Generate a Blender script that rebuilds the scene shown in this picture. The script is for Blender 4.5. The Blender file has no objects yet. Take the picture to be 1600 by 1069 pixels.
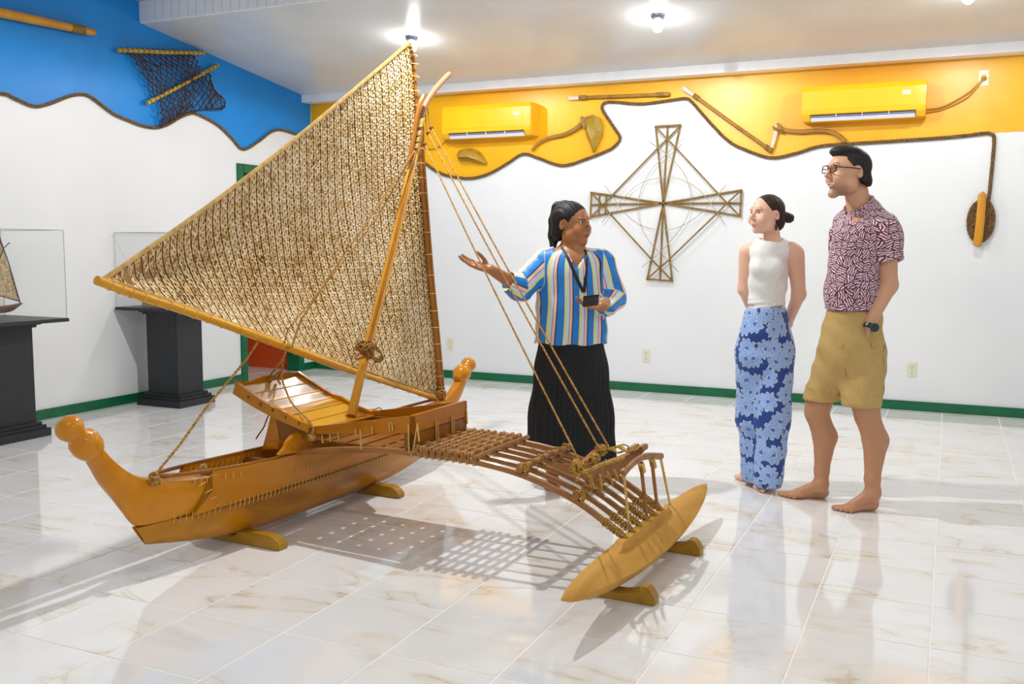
import bpy, bmesh, math, random
import numpy as np
from mathutils import Vector, Matrix, Euler
random.seed(7); rng = np.random.default_rng(7)
SC = bpy.context.scene; COL = SC.collection
# ------------------------------------------------------------------ camera, world, light, exposure
F, PW, PH, CH = 1484.0, 1600, 1069, 1.31
_Y = np.array([685, 146.5, -F]); _Y /= np.linalg.norm(_Y)
_X = np.array([3250, -166.5, F]); _X -= _X.dot(_Y)*_Y; _X /= np.linalg.norm(_X)
CR = np.stack([_X, _Y, np.cross(_X, _Y)], 1)          # world -> camera
CAMP = np.array([0, 0, CH])
cam = bpy.data.objects.new('camera', bpy.data.cameras.new('camera')); COL.objects.link(cam)
cam.data.sensor_width = 36; cam.data.lens = F/PW*36; cam.data.clip_start = .05
M4 = Matrix([list(r) for r in CR.T]).to_4x4(); M4.translation = Vector(CAMP); cam.matrix_world = M4
SC.camera = cam
w = bpy.data.worlds.new('world'); SC.world = w; w.use_nodes = True
w.node_tree.nodes['Background'].inputs[0].default_value = (.93, .97, 1, 1)
w.node_tree.nodes['Background'].inputs[1].default_value = .46
SC.view_settings.view_transform = 'Standard'; SC.view_settings.look = 'None'
SC.view_settings.gamma = 1; SC.view_settings.exposure = 0.42
SC.view_settings.use_curve_mapping = False
SC.cycles.max_bounces = 7; SC.cycles.diffuse_bounces = 4; SC.cycles.glossy_bounces = 3
SC.cycles.transmission_bounces = 6; SC.cycles.transparent_max_bounces = 8
SC.cycles.caustics_reflective = False; SC.cycles.caustics_refractive = False
SC.cycles.sample_clamp_indirect = 4
SC.cycles.use_denoising = True
LAMP_W = 26
# lamp positions: three in the row before the back wall, the rest over the canoe and behind the camera
LAMPS = [(-4.07, 6.88), (-2.02, 6.93), (.03, 6.93), (-2.6, 4.5), (-.3, 4.3), (-2.6, 1.0), (.8, 1.2), (2.6, 3.2)]
LPOW = [13, 13, 14, 84, 5, 13, 18, 7]
# ------------------------------------------------------------------ helpers
def ray(px, py): return CR.T @ np.array([px-PW/2, -(py-PH/2), -F])
def at(px, py, x=None, y=None, z=None):
    """world point on the photo's ray through a pixel, on a plane x=, y= or z="""
    d = ray(px, py); ax, v = (0, x) if x is not None else (1, y) if y is not None else (2, z)
    return Vector(CAMP + d*(v-CAMP[ax])/d[ax])
def atd(px, py, dep):
    d = ray(px, py); return Vector(CAMP + d*(dep/F))
_mats = {}
def nt_mat(name):
    m = bpy.data.materials.new(name); m.use_nodes = True; t = m.node_tree
    return m, t, t.nodes['Principled BSDF']
def lin(c):
    return tuple(((v/255+.055)/1.055)**2.4 if v/255 > .04045 else v/255/12.92 for v in c) + (1,)
def N(t, ty, **kw):
    n = t.nodes.new(ty)
    for k, v in kw.items():
        if k.startswith('i_'):
            k = k[2:]; n.inputs[int(k) if k.isdigit() else k.replace('_', ' ')].default_value = v
        else: setattr(n, k, v)
    return n
def ramp(t, stops, interp='LINEAR'):
    r = t.nodes.new('ShaderNodeValToRGB'); e = r.color_ramp; e.interpolation = interp
    while len(e.elements) < len(stops): e.elements.new(.5)
    for el, (p, c) in zip(e.elements, stops): el.position = p; el.color = lin(c) if len(c) == 3 else c
    return r
def bump(t, b, src, s=.3, d=.002):
    n = N(t, 'ShaderNodeBump'); n.inputs['Strength'].default_value = s; n.inputs['Distance'].default_value = d
    t.links.new(src, n.inputs['Height']); t.links.new(n.outputs[0], b.inputs['Normal'])
def plain(name, c, rough=.5, metal=0, var=.06, scale=8, bmp=0, spec=.5, coat=0):
    if name in _mats: return _mats[name]
    m, t, b = nt_mat(name)
    tc = N(t, 'ShaderNodeTexCoord'); nz = N(t, 'ShaderNodeTexNoise'); nz.inputs['Scale'].default_value = scale; nz.inputs['Detail'].default_value = 4
    t.links.new(tc.outputs['Object'], nz.inputs['Vector'])
    lo = [max(0, v*(1-var)) for v in c]; hi = [min(255, v*(1+var)) for v in c]
    r = ramp(t, [(.3, tuple(lo)), (.7, tuple(hi))]); t.links.new(nz.outputs['Fac'], r.inputs[0]); t.links.new(r.outputs[0], b.inputs['Base Color'])
    b.inputs['Roughness'].default_value = rough; b.inputs['Metallic'].default_value = metal
    b.inputs['Specular IOR Level'].default_value = spec; b.inputs['Coat Weight'].default_value = coat; b.inputs['Coat Roughness'].default_value = .1
    if bmp: bump(t, b, nz.outputs['Fac'], bmp, .003)
    _mats[name] = m; return m
def wood(name, c1, c2, rough=.3, scale=3, stretch=(1, 1, 1), coat=.3, dark=None):
    if name in _mats: return _mats[name]
    m, t, b = nt_mat(name)
    tc = N(t, 'ShaderNodeTexCoord'); mp = N(t, 'ShaderNodeMapping'); mp.inputs['Scale'].default_value = stretch
    t.links.new(tc.outputs['Object'], mp.inputs[0])
    nz = N(t, 'ShaderNodeTexNoise'); nz.inputs['Scale'].default_value = scale; nz.inputs['Detail'].default_value = 6; nz.inputs['Distortion'].default_value = .8
    t.links.new(mp.outputs[0], nz.inputs['Vector'])
    st = [(.25, c1), (.55, c2), (.8, c1)] if not dark else [(.2, dark), (.38, c1), (.6, c2), (.85, c1)]
    r = ramp(t, st); t.links.new(nz.outputs['Fac'], r.inputs[0]); t.links.new(r.outputs[0], b.inputs['Base Color'])
    b.inputs['Roughness'].default_value = rough; b.inputs['Specular IOR Level'].default_value = .3; b.inputs['Coat Weight'].default_value = coat*.6; b.inputs['Coat Roughness'].default_value = .1
    bump(t, b, nz.outputs['Fac'], .15, .002)
    _mats[name] = m; return m
def link(name, me, mat=None, parent=None, smooth=False):
    if mat is not None:
        for mm in (mat if isinstance(mat, (list, tuple)) else [mat]): me.materials.append(mm)
    o = bpy.data.objects.new(name, me); COL.objects.link(o)
    if parent is not None: o.parent = parent
    if smooth: me.polygons.foreach_set('use_smooth', [True]*len(me.polygons))
    return o
def mk(name, verts, faces, mat=None, parent=None, smooth=False):
    me = bpy.data.meshes.new(name); me.from_pydata([tuple(v) for v in verts], [], faces); me.update()
    return link(name, me, mat, parent, smooth)
def tag(o, label=None, cat=None, group=None, kind=None):
    for k, v in (('label', label), ('category', cat), ('group', group), ('kind', kind)):
        if v: o[k] = v
    return o
def empty(name, loc, rz=0, **kw):
    o = bpy.data.objects.new(name, None); COL.objects.link(o); o.location = loc; o.rotation_euler = (0, 0, rz); o.empty_display_size = .05
    o.matrix_basis = Matrix.LocRotScale(Vector(loc), Euler((0, 0, rz)), None)
    return tag(o, **kw)
class MB:
    """collects shapes into one mesh"""
    def __init__(s): s.v = []; s.f = []; s.mi = []; s.cm = 0
    def add(s, v, f):
        n = len(s.v); s.v += [tuple(p) for p in v]; s.f += [tuple(i+n for i in q) for q in f]; s.mi += [s.cm]*len(f); return s
    def box(s, lo, hi, mat=None):
        x0, y0, z0 = lo; x1, y1, z1 = hi
        v = [Vector(p) for p in ((x0,y0,z0),(x1,y0,z0),(x1,y1,z0),(x0,y1,z0),(x0,y0,z1),(x1,y0,z1),(x1,y1,z1),(x0,y1,z1))]
        if mat is not None: v = [mat @ p for p in v]
        return s.add(v, [(0,3,2,1),(4,5,6,7),(0,1,5,4),(1,2,6,5),(2,3,7,6),(3,0,4,7)])
    def tube(s, pts, r, n=8, cap=True, flat=None, up=None):
        """pts list of points, r radius or list; flat=(a,b) scales across; up = reference direction"""
        pts = [Vector(p) for p in pts]; m = len(pts); R = list(r) if hasattr(r, '__len__') else [r]*m
        T = []
        for i in range(m):
            d = pts[min(i+1, m-1)]-pts[max(i-1, 0)]; T.append(d.normalized() if d.length > 1e-9 else Vector((0,0,1)))
        ref = Vector(up) if up is not None else (Vector((0,0,1)) if abs(T[0].z) < .9 else Vector((1,0,0)))
        a = (ref - T[0]*ref.dot(T[0])).normalized(); vs = []
        for i in range(m):
            if up is not None:
                q = Vector(up) - T[i]*Vector(up).dot(T[i]); a = q.normalized() if q.length > 1e-6 else a
            else:
                a = (a - T[i]*a.dot(T[i])); a = a.normalized() if a.length > 1e-6 else T[i].orthogonal().normalized()
            b = T[i].cross(a); fa, fb = flat if flat else (1, 1)
            for k in range(n):
                th = 2*math.pi*k/n; vs.append(pts[i] + a*(math.cos(th)*R[i]*fa) + b*(math.sin(th)*R[i]*fb))
        fs = [(i*n+k, i*n+(k+1) % n, (i+1)*n+(k+1) % n, (i+1)*n+k) for i in range(m-1) for k in range(n)]
        if cap: fs += [tuple(range(n))[::-1], tuple((m-1)*n+k for k in range(n))]
        return s.add(vs, fs)
    def bar(s, a, b, r, n=8, **kw): return s.tube([a, b], r, n, **kw)
    def loft(s, rings, closed=True, cap=True):
        n = len(rings[0]); vs = [p for rg in rings for p in rg]
        K = n if closed else n-1
        fs = [(i*n+k, i*n+(k+1) % n, (i+1)*n+(k+1) % n, (i+1)*n+k) for i in range(len(rings)-1) for k in range(K)]
        if cap: fs += [tuple(range(n))[::-1], tuple((len(rings)-1)*n+k for k in range(n))]
        return s.add(vs, fs)
    def ball(s, c, r, n=12, m=8, ax=None):
        c = Vector(c); r = Vector(r) if hasattr(r, '__len__') else Vector((r, r, r)); vs = []; fs = []
        for i in range(1, m):
            for k in range(n):
                th = math.pi*i/m; ph = 2*math.pi*k/n; p = Vector((r.x*math.sin(th)*math.cos(ph), r.y*math.sin(th)*math.sin(ph), r.z*math.cos(th)))
                vs.append(c + (ax @ p if ax else p))
        t0 = Vector((0,0,r.z)); vs += [c+(ax @ t0 if ax else t0), c-(ax @ t0 if ax else t0)]
        for i in range(m-2):
            for k in range(n): fs.append((i*n+k, (i+1)*n+k, (i+1)*n+(k+1) % n, i*n+(k+1) % n))
        for k in range(n): fs.append((len(vs)-2, k, (k+1) % n)); fs.append((len(vs)-1, (m-2)*n+(k+1) % n, (m-2)*n+k))
        return s.add(vs, fs)
    def prism(s, poly, d):
        """extrude polygon (3D points) by vector d"""
        n = len(poly); d = Vector(d); p = [Vector(q) for q in poly]
        return s.add(p+[q+d for q in p], [tuple(range(n))[::-1], tuple(range(n, 2*n))]+[(i, (i+1) % n, n+(i+1) % n, n+i) for i in range(n)])
    def build(s, name, mat=None, parent=None, smooth=False, bevel=0, **kw):
        me = bpy.data.meshes.new(name); me.from_pydata(s.v, [], s.f)
        bm = bmesh.new(); bm.from_mesh(me); bmesh.ops.recalc_face_normals(bm, faces=bm.faces)
        if bevel: bmesh.ops.bevel(bm, geom=[e for e in bm.edges if len(e.link_faces) == 2 and e.calc_face_angle(0) > .6], offset=bevel, segments=2, affect='EDGES')
        bm.to_mesh(me); bm.free()
        if not bevel and any(s.mi): me.polygons.foreach_set('material_index', s.mi)
        o = link(name, me, mat, parent, smooth)
        if smooth:
            try: me.set_sharp_from_angle(angle=math.radians(42))
            except Exception: pass
        return tag(o, **kw)
def smooth_path(pts, n=6):
    """Catmull-Rom through points"""
    P = [Vector(p) for p in pts]; P = [P[0]*2-P[1]]+P+[P[-1]*2-P[-2]]; out = []
    for i in range(1, len(P)-2):
        for k in range(n):
            t = k/n; a, b, c, d = P[i-1:i+3]
            out.append(.5*((2*b)+(c-a)*t+(2*a-5*b+4*c-d)*t*t+(3*b-a-3*c+d)*t**3))
    return out+[P[-2]]
def rope_mb(mb, pts, r, strands=3, pitch=None, n=5, step=None):
    """a laid rope: strands twisting round the path"""
    P = [Vector(p) for p in pts]; L = [0]
    for a, b in zip(P, P[1:]): L.append(L[-1]+(b-a).length)
    pitch = pitch or r*7; step = step or pitch/6; m = max(3, int(L[-1]/step)); Q = []; j = 0
    for i in range(m+1):
        l = L[-1]*i/m
        while j < len(L)-2 and L[j+1] < l: j += 1
        Q.append(P[j].lerp(P[j+1], (l-L[j])/max(1e-9, L[j+1]-L[j])))
    T = [(Q[min(i+1, m)]-Q[max(i-1, 0)]).normalized() for i in range(m+1)]
    a = T[0].orthogonal().normalized(); A = []
    for i in range(m+1): a = (a-T[i]*a.dot(T[i])).normalized(); A.append(a.copy())
    for s in range(strands):
        pp = []
        for i in range(m+1):
            th = 2*math.pi*(s/strands + L[-1]*i/m/pitch); b = T[i].cross(A[i])
            pp.append(Q[i]+(A[i]*math.cos(th)+b*math.sin(th))*r*.5)
        mb.tube(pp, r*.58, n)
    return mb
# ------------------------------------------------------------------ setting materials
def wall_white():
    m, t, b = nt_mat('wall_white'); tc = N(t, 'ShaderNodeTexCoord'); nz = N(t, 'ShaderNodeTexNoise'); nz.inputs['Scale'].default_value = 1.2; nz.inputs['Detail'].default_value = 5
    t.links.new(tc.outputs['Object'], nz.inputs['Vector']); r = ramp(t, [(.3, (226, 229, 232)), (.7, (234, 236, 238))])
    t.links.new(nz.outputs['Fac'], r.inputs[0]); t.links.new(r.outputs[0], b.inputs['Base Color']); b.inputs['Roughness'].default_value = .45
    bump(t, b, nz.outputs['Fac'], .3, .01); return m
WALLW = wall_white()
def paint(name, c, rough=.25):
    m, t, b = nt_mat(name); tc = N(t, 'ShaderNodeTexCoord')
    nz = N(t, 'ShaderNodeTexNoise'); nz.inputs['Scale'].default_value = 1.6; nz.inputs['Detail'].default_value = 6
    t.links.new(tc.outputs['Object'], nz.inputs['Vector']); r = ramp(t, [(.25, tuple(v*.9 for v in c)), (.75, tuple(min(255, v*1.05) for v in c))])
    t.links.new(nz.outputs['Fac'], r.inputs[0]); t.links.new(r.outputs[0], b.inputs['Base Color']); b.inputs['Roughness'].default_value = rough
    bump(t, b, nz.outputs['Fac'], .5, .012); return m
YEL = paint('yellow_paint', (255, 184, 4), .36); BLUE = paint('blue_paint', (0, 138, 224), .42); GRN = plain('green_paint', (0, 98, 60), .35)
CEILM = plain('ceiling_paint', (216, 216, 216), .25, var=.02, scale=2, bmp=.25); BEAM = plain('beam_white', (246, 247, 249), .4, var=.02)
REDW = paint('red_wall', (214, 82, 24), .4)
def marble():
    m, t, b = nt_mat('marble_tile'); tc = N(t, 'ShaderNodeTexCoord'); oi = N(t, 'ShaderNodeObjectInfo')
    cb = N(t, 'ShaderNodeCombineXYZ'); mu = N(t, 'ShaderNodeMath', operation='MULTIPLY'); mu.inputs[1].default_value = 37
    t.links.new(oi.outputs['Random'], mu.inputs[0]); 
    for k in (0, 1, 2): t.links.new(mu.outputs[0], cb.inputs[k])
    ad = N(t, 'ShaderNodeVectorMath', operation='ADD'); t.links.new(tc.outputs['Object'], ad.inputs[0]); t.links.new(cb.outputs[0], ad.inputs[1])
    mp = N(t, 'ShaderNodeMapping'); mp.inputs['Rotation'].default_value = (0, 0, -.8); mp.inputs['Scale'].default_value = (1, 2.6, 1); t.links.new(ad.outputs[0], mp.inputs[0])
    n1 = N(t, 'ShaderNodeTexNoise'); n1.inputs['Scale'].default_value = 1.1; n1.inputs['Detail'].default_value = 5; n1.inputs['Distortion'].default_value = .9; n1.inputs['Roughness'].default_value = .5
    t.links.new(mp.outputs[0], n1.inputs['Vector'])
    r1 = ramp(t, [(0, (244, 244, 244)), (.44, (238, 238, 237)), (.487, (232, 227, 217)), (.5, (214, 200, 176)), (.513, (234, 229, 220)), (.6, (239, 239, 239)), (.8, (214, 217, 222)), (1, (238, 238, 238))])
    t.links.new(n1.outputs['Fac'], r1.inputs[0])
    n2 = N(t, 'ShaderNodeTexNoise'); n2.inputs['Scale'].default_value = 3; n2.inputs['Detail'].default_value = 3; t.links.new(ad.outputs[0], n2.inputs['Vector'])
    r2 = ramp(t, [(.42, (255, 255, 255)), (.6, (0, 0, 0))]); t.links.new(n2.outputs['Fac'], r2.inputs[0])
    mx = N(t, 'ShaderNodeMix', data_type='RGBA'); t.links.new(r2.outputs[0], mx.inputs['Factor']); t.links.new(r1.outputs[0], mx.inputs['A']); mx.inputs['B'].default_value = lin((240, 240, 241))
    t.links.new(mx.outputs['Result'], b.inputs['Base Color']); b.inputs['Roughness'].default_value = .07; b.inputs['Specular IOR Level'].default_value = .75
    nb = N(t, 'ShaderNodeTexNoise'); nb.inputs['Scale'].default_value = 6; t.links.new(ad.outputs[0], nb.inputs['Vector']); bump(t, b, nb.outputs['Fac'], .05, .004)
    return m
MARB = marble(); GROUT = plain('grout', (252, 250, 244), .7, var=.01)
# ------------------------------------------------------------------ floor
BWY, LWX = 8.28, -6.12
fl = MB().box((-9, -3.2, -.1), (6, 8.6, -.0014)).build('floor', GROUT, kind='structure')
tm = MB().box((-.1975, -.1975, -.006), (.1975, .1975, 0)).build('tile', MARB, fl, bevel=.0012)
T0 = tm.data; spots = []
for i in range(-22, 10):
    for j in range(-8, 21):
        x, y = .2+.4*i, .11+.4*j+.2
        if x < LWX-.2 and y < 7.2: continue
        if x < -8.6 or x > 5.8 or y > 8.5: continue
        c = CR @ (np.array([x, y, 0])-CAMP); 
        vis = c[2] < -.4 and -120 < PW/2+F*c[0]/-c[2] < PW+120 and PH/2-F*c[1]/-c[2] < PH+110
        spots.append((x, y, vis))
vs_ = sorted([s for s in spots if s[2]], key=lambda s: s[0]**2+s[1]**2); near = vs_[:298]; rest = vs_[298:]+[s for s in spots if not s[2]]
for k, (x, y, _) in enumerate(near):
    o = tm if k == 0 else bpy.data.objects.new('tile', T0)
    if k: COL.objects.link(o); o.parent = fl
    o.location = (x, y, 0)
mb = MB()
for x, y, _ in rest: mb.box((x-.1975, y-.1975, -.006), (x+.1975, y+.1975, 0))
mb.build('tile_field', MARB, fl, kind='stuff')
# ------------------------------------------------------------------ walls
DY0, DY1, DZ = 7.19, 8.0, 2.0          # doorway in the left wall
wl = MB().box((LWX-.12, -3.2, 0), (LWX, DY0, 3.6)).box((LWX-.12, DY0, DZ), (LWX, DY1, 3.6)).box((LWX-.12, DY1, 0), (LWX, 8.5, 3.6)).build('wall_left', WALLW, kind='structure')
wb = MB().box((LWX, BWY+.0, 0), (6, BWY+.15, 3.6)).build('wall_back', WALLW, kind='structure')
MB().box((-9, 8.08, 0), (LWX-.13, 8.2, 3)).build('wall_corridor', REDW, kind='structure')
MB().box((-9, 7.0, 0), (-8.9, 8.2, 3)).box((-9, 6.9, 0), (LWX-.12, 7.0, 3)).box((-9, 6.9, 2.6), (LWX-.12, 8.2, 2.7)).build('wall_passage', WALLW, kind='structure')
# ceilings
def cz(y): return 3.11-.128*(y-6.02)
MB().prism([(LWX-.1, 6.02, cz(6.02)), (LWX-.1, 8.4, cz(8.4)), (LWX-.1, 8.4, 3.7), (LWX-.1, 6.02, 3.7)], (12.3, 0, 0)).build('ceiling', CEILM, kind='structure')
MB().box((LWX-.1, -3.2, 3.285), (6, 6.0, 3.4)).build('ceiling_upper', CEILM, kind='structure')
MB().box((LWX, 8.13, 2.765), (6, BWY+.01, 2.9)).build('trim_1', BEAM, kind='structure')
fa = MB().box((LWX, 6.0, 3.112), (6, 6.02, 3.29)).build('trim_2', BEAM, kind='structure')
bd = MB().box((0, -.012, .002), (.083, 0, .172)).build('board', BEAM, fa, bevel=.002); bd.location = (LWX+.003, 6.0, 3.112)
for k in range(1, 70):
    o = bpy.data.objects.new('board', bd.data); COL.objects.link(o); o.parent = fa; o.location = (LWX+.003+.0865*k, 6.0, 3.112)
# painted bands on the walls
def zp(q): return [(q[i]) for i in range(len(q))]
LR = [(-40,462),(0,465),(80,500),(165,533),(240,520),(330,485),(380,474),(430,478),(480,510),(560,570),(640,605),(700,628),(770,640),(830,625),(890,590),(940,570),(980,572),(1080,625),(1150,690),(1210,748),(1290,705),(1340,666),(1380,650),(1420,655)]
lr = [at(px*.3125, py*.3125, x=LWX) for px, py in LR]
lr = [Vector((LWX, -1, lr[0].z+.1)), Vector((LWX, 1.5, lr[0].z-.1)), Vector((LWX, 3.2, lr[0].z+.05))]+[p for p in lr if p.y > 3.5]+[Vector((LWX, 8.2, lr[-1].z-.03)), Vector((LWX, 8.275, lr[-1].z-.02))]
lr = smooth_path(lr, 5); lr = [p for i, p in enumerate(lr) if i == 0 or p.y > max(q.y for q in lr[:i])+.004]
def band(name, low, top, nrm, mat, parent):
    vs = []; fs = []
    for i, p in enumerate(low): vs += [p+nrm*.003, Vector((p.x, p.y, top(p)))+nrm*.003]
    n = len(low)
    fs = [(2*i, 2*i+2, 2*i+3, 2*i+1) for i in range(n-1)]
    return mk(name, vs, fs, mat, parent)
band('painted_band', lr, lambda p: 3.6, Vector((1, 0, 0)), BLUE, wl)
BR = [(640,236),(656,248),(687.5,270),(719,278),(744,278),(769,270),(795,255),(819,241),(844,248),(881,259),(922,247),(945,238)]
BR2 = [(959,231),(970,217),(962.5,203),(944,175),(942,166),(947,161),(960,160)]
BR3 = [(1000,163),(1037,159),(1071,154.5),(1082.5,161),(1109,191),(1139,221),(1169,236),(1206,247),(1244,240),(1281,229),(1330,225),(1394,221),(1487,214.5),(1544,208)]
br = [Vector((LWX+.01, BWY, 2.3)), Vector((-5.6, BWY, 2.45)), Vector((-5.2, BWY, 2.33))]+[at(a, b, y=BWY) for a, b in BR+BR2+BR3]
br = smooth_path(br, 5)
edge = br+[at(1600, 205, y=BWY), Vector((2.5, BWY, at(1600, 205, y=BWY).z)), Vector((5.9, BWY, at(1600, 205, y=BWY).z))]
poly = edge+[Vector((5.9, BWY, 2.95)), Vector((LWX+.01, BWY, 2.95))]
from mathutils.geometry import tessellate_polygon
tri = tessellate_polygon([[Vector((p.x, p.z, 0)) for p in poly]])
mk('painted_band', [p+Vector((0, -.003, 0)) for p in poly], tri, YEL, wb)
# baseboards and door frame
MB().box((LWX, -3.2, 0), (LWX+.018, DY0, .075)).box((LWX, DY1+.07, 0), (LWX+.018, 8.28, .075)).build('baseboard_left', GRN, kind='structure', bevel=.003)
MB().box((LWX, BWY-.018, 0), (6, BWY, .075)).build('baseboard_back', GRN, kind='structure', bevel=.003)
dr = MB().box((LWX-.13, DY0-.07, 0), (LWX+.02, DY0+.012, DZ+.07)).box((LWX-.13, DY1-.012, 0), (LWX+.02, DY1+.08, DZ+.07)).box((LWX-.13, DY0, DZ-.012), (LWX+.02, DY1, DZ+.07)).build('door_1', GRN, kind='structure', bevel=.003)
# near left corner: the short return beside the doorway

# ------------------------------------------------------------------ outlets
PLATE = plain('ivory_plastic', (226, 222, 200), .4, var=.02); DARK = plain('dark_slot', (60, 56, 50), .6)
def outlet(px, py, label):
    p = at(px, py, y=BWY); r = empty('wall_outlet', (p.x, BWY, p.z), label=label, cat='outlet', group='wall outlets')
    MB().box((-.035, -.006, -.058), (.035, 0, .058)).build('cover_plate', PLATE, r, bevel=.002)
    for s in (-1, 1):
        k = MB().tube([(0, -.0055, s*.025), (0, -.0095, s*.025)], .0165, 14).build('socket', PLATE, r)
        MB().box((-.008, -.0105, s*.025-.004), (-.0055, -.009, s*.025+.006)).box((.0055, -.0105, s*.025-.004), (.008, -.009, s*.025+.006)).box((-.002, -.0105, s*.025-.011), (.002, -.009, s*.025-.007)).build('slot', DARK, k)
    MB().tube([(0, -.006, 0), (0, -.008, 0)], .003, 8).build('screw', DARK, r)
    return r
outlet(704, 538, 'ivory wall outlet near the sail and carved canoe end, leftmost low on the wall')
outlet(1010, 556, 'ivory wall outlet low between the woman in stripes and the woman in white top')
outlet(1425, 578, 'ivory wall outlet low on the wall to the right of the man')
hi = outlet(1537, 122, 'ivory wall outlet high on the yellow band with cords plugged in')
# ------------------------------------------------------------------ air conditioners
ACY = plain('yellow_plastic', (252, 190, 2), .35, var=.015, coat=.3); ACW = plain('white_plastic', (235, 236, 240), .4, var=.01); LBL = plain('sticker', (255, 250, 225), .4, var=.01)
LOUV = plain('louver_grey', (150, 152, 190), .4, var=.05)
def aircon(x0, x1, z0, z1, label):
    r = empty('air_conditioner', ((x0+x1)/2, BWY, z0), label=label, cat='air conditioner', group='yellow wall air conditioners')
    hw = (x1-x0)/2; h = z1-z0; d = .2
    prof = [(0, 0), (-.15*1, 0), (-d+.005, .045), (-d, .08), (-d, h-.04), (-d+.02, h), (0, h)]
    MB().prism([(-hw, y, z) for y, z in prof], (2*hw, 0, 0)).build('body', ACY, r, bevel=.006)
    sl = Vector((0, -.045, .043)).normalized()      # lower slanted mouth
    a = Vector((0, -.152, .004)); e = Vector((0, -.197, .046)); nrm = Vector((0, -.69, -.72))
    MB().add([Vector((sx*(hw-.07), 0, 0))+q+nrm*.002 for q in (a, e) for sx in (-1, 1)], [(0, 1, 3, 2)]).build('air_mouth', DARK, r)
    lv = MB().prism([Vector((-hw+.075, 0, 0))+q for q in (a+nrm*.003, a+nrm*.012, a.lerp(e, .5)+nrm*.012, a.lerp(e, .5)+nrm*.003)], (2*hw-.15, 0, 0)).build('louver', ACW, r)
    for k in range(1, 4): 
        mb = MB(); x = -hw+.07+(2*hw-.14)*k/4; mb.prism([Vector((x, 0, 0))+q for q in (a.lerp(e, .45)+nrm*.003, e+nrm*.003, e+nrm*.012, a.lerp(e, .45)+nrm*.012)], (.006, 0, 0)); mb.build('divider', ACW, r)
    MB().prism([Vector((-hw+.075, 0, 0))+q for q in (a.lerp(e, .62)+nrm*.003, a.lerp(e, .8)+nrm*.003, a.lerp(e, .8)+nrm*.007, a.lerp(e, .62)+nrm*.007)], (2*hw-.15, 0, 0)).build('vane', LOUV, r)
    MB().box((-hw+.004, -d-.003, .085), (hw-.085, -d, h-.045)).build('front_panel', ACY, r, bevel=.002)
    MB().box((hw-.17, -d-.0045, h*.62), (hw-.115, -d-.0028, h*.62+.03)).build('display_sticker', LBL, r)
    MB().box((-hw+.01, -.015, -.004), (hw-.01, 0, h*.5)).build('mounting_plate', ACY, r)
    return r
q0, q1 = at(690, 168, y=BWY-.2), at(829, 210, y=BWY-.2); A1 = aircon(q0.x, q1.x+.0, q1.z, q0.z+.005, 'yellow wall air conditioner beside the canoe mast, left of the two')
q0, q1 = at(1253, 137, y=BWY-.2), at(1446, 180, y=BWY-.2); A2 = aircon(q0.x, q1.x, q1.z, q0.z+.005, 'yellow wall air conditioner above the man, beside the high outlet')
CORD = plain('ochre_cord', (196, 140, 22), .5, var=.04)
pa = at(1447, 175, y=BWY-.03); pb = at(1537, 122, y=BWY-.02); mb = MB()
for k in (0, 1):
    mb.tube(smooth_path([pa+Vector((0, 0, .02*k)), at(1475, 170-4*k, y=BWY-.02), at(1510, 153-6*k, y=BWY-.02), at(1527, 135-3*k, y=BWY-.02), pb], 5), .006, 6)
mb.ball(pb+Vector((0, -.012, 0)), (.02, .02, .016), 10, 6)
mb.build('power_cord', CORD, smooth=True, label='ochre power cord from the right air conditioner to the high outlet', cat='cord')
mb = MB(); mb.tube(smooth_path([at(704, 210, y=BWY-.05), at(697, 218, y=BWY-.02), at(688, 228, y=BWY-.02), at(672, 233, y=BWY-.02), at(655, 226, y=BWY-.02), at(640, 215, y=BWY-.02)], 5), .006, 6)
mb.build('power_cord', CORD, smooth=True, label='short ochre cord hanging from the left air conditioner behind the mast', cat='cord')
# ------------------------------------------------------------------ ceiling lamps
CHR = plain('tin', (150, 150, 165), .25, metal=.9, var=.2, scale=90)
BULB = {}
def bulbmat(p):
    if p not in BULB:
        m = bpy.data.materials.new('bulb'); m.use_nodes = True; t = m.node_tree; t.nodes.clear(); e = N(t, 'ShaderNodeEmission'); o = N(t, 'ShaderNodeOutputMaterial')
        e.inputs[0].default_value = (1, .985, .955, 1); e.inputs[1].default_value = 70; t.links.new(e.outputs[0], o.inputs[0]); BULB[p] = m
    return BULB[p]
LLAB = ['bare ceiling bulb in a tin holder right above the sail peak', 'bare ceiling bulb in a tin holder above the stick chart', 'bare ceiling bulb in a tin holder above the man, at the top edge', 'bare ceiling bulb right over the canoe deck, out of view above', 'bare ceiling bulb over the open floor near the man, out of view above', 'bare ceiling bulb left behind the camera', 'bare ceiling bulb right behind the camera', 'bare ceiling bulb far right, out of view']
for (lx, ly), p, lb in zip(LAMPS, LPOW, LLAB):
    z = cz(ly) if ly > 6 else 3.285
    r = empty('ceiling_lamp', (lx, ly, z), label=lb, cat='lamp', group='bare ceiling bulbs')
    MB().tube([(0, 0, .01), (0, 0, -.012), (0, 0, -.03), (0, 0, -.036)], [.05, .052, .04, .028], 16).build('holder', CHR, r, smooth=True)
    mb = MB().ball((0, 0, 0), (.04, .04, .046), 10, 8); b = mb.build('bulb', bulbmat(p), r, smooth=True); b.location = (0, 0, -.078)
    ld = bpy.data.lights.new('lamp_light', 'SPOT'); ld.energy = p*1.9; ld.spot_size = math.radians(176); ld.spot_blend = .12; ld.color = (1, .985, .955); ld.shadow_soft_size = .028; lo_ = bpy.data.objects.new('lamp_light', ld); COL.objects.link(lo_); lo_.parent = r; lo_.location = (0, 0, -.15)
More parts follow.
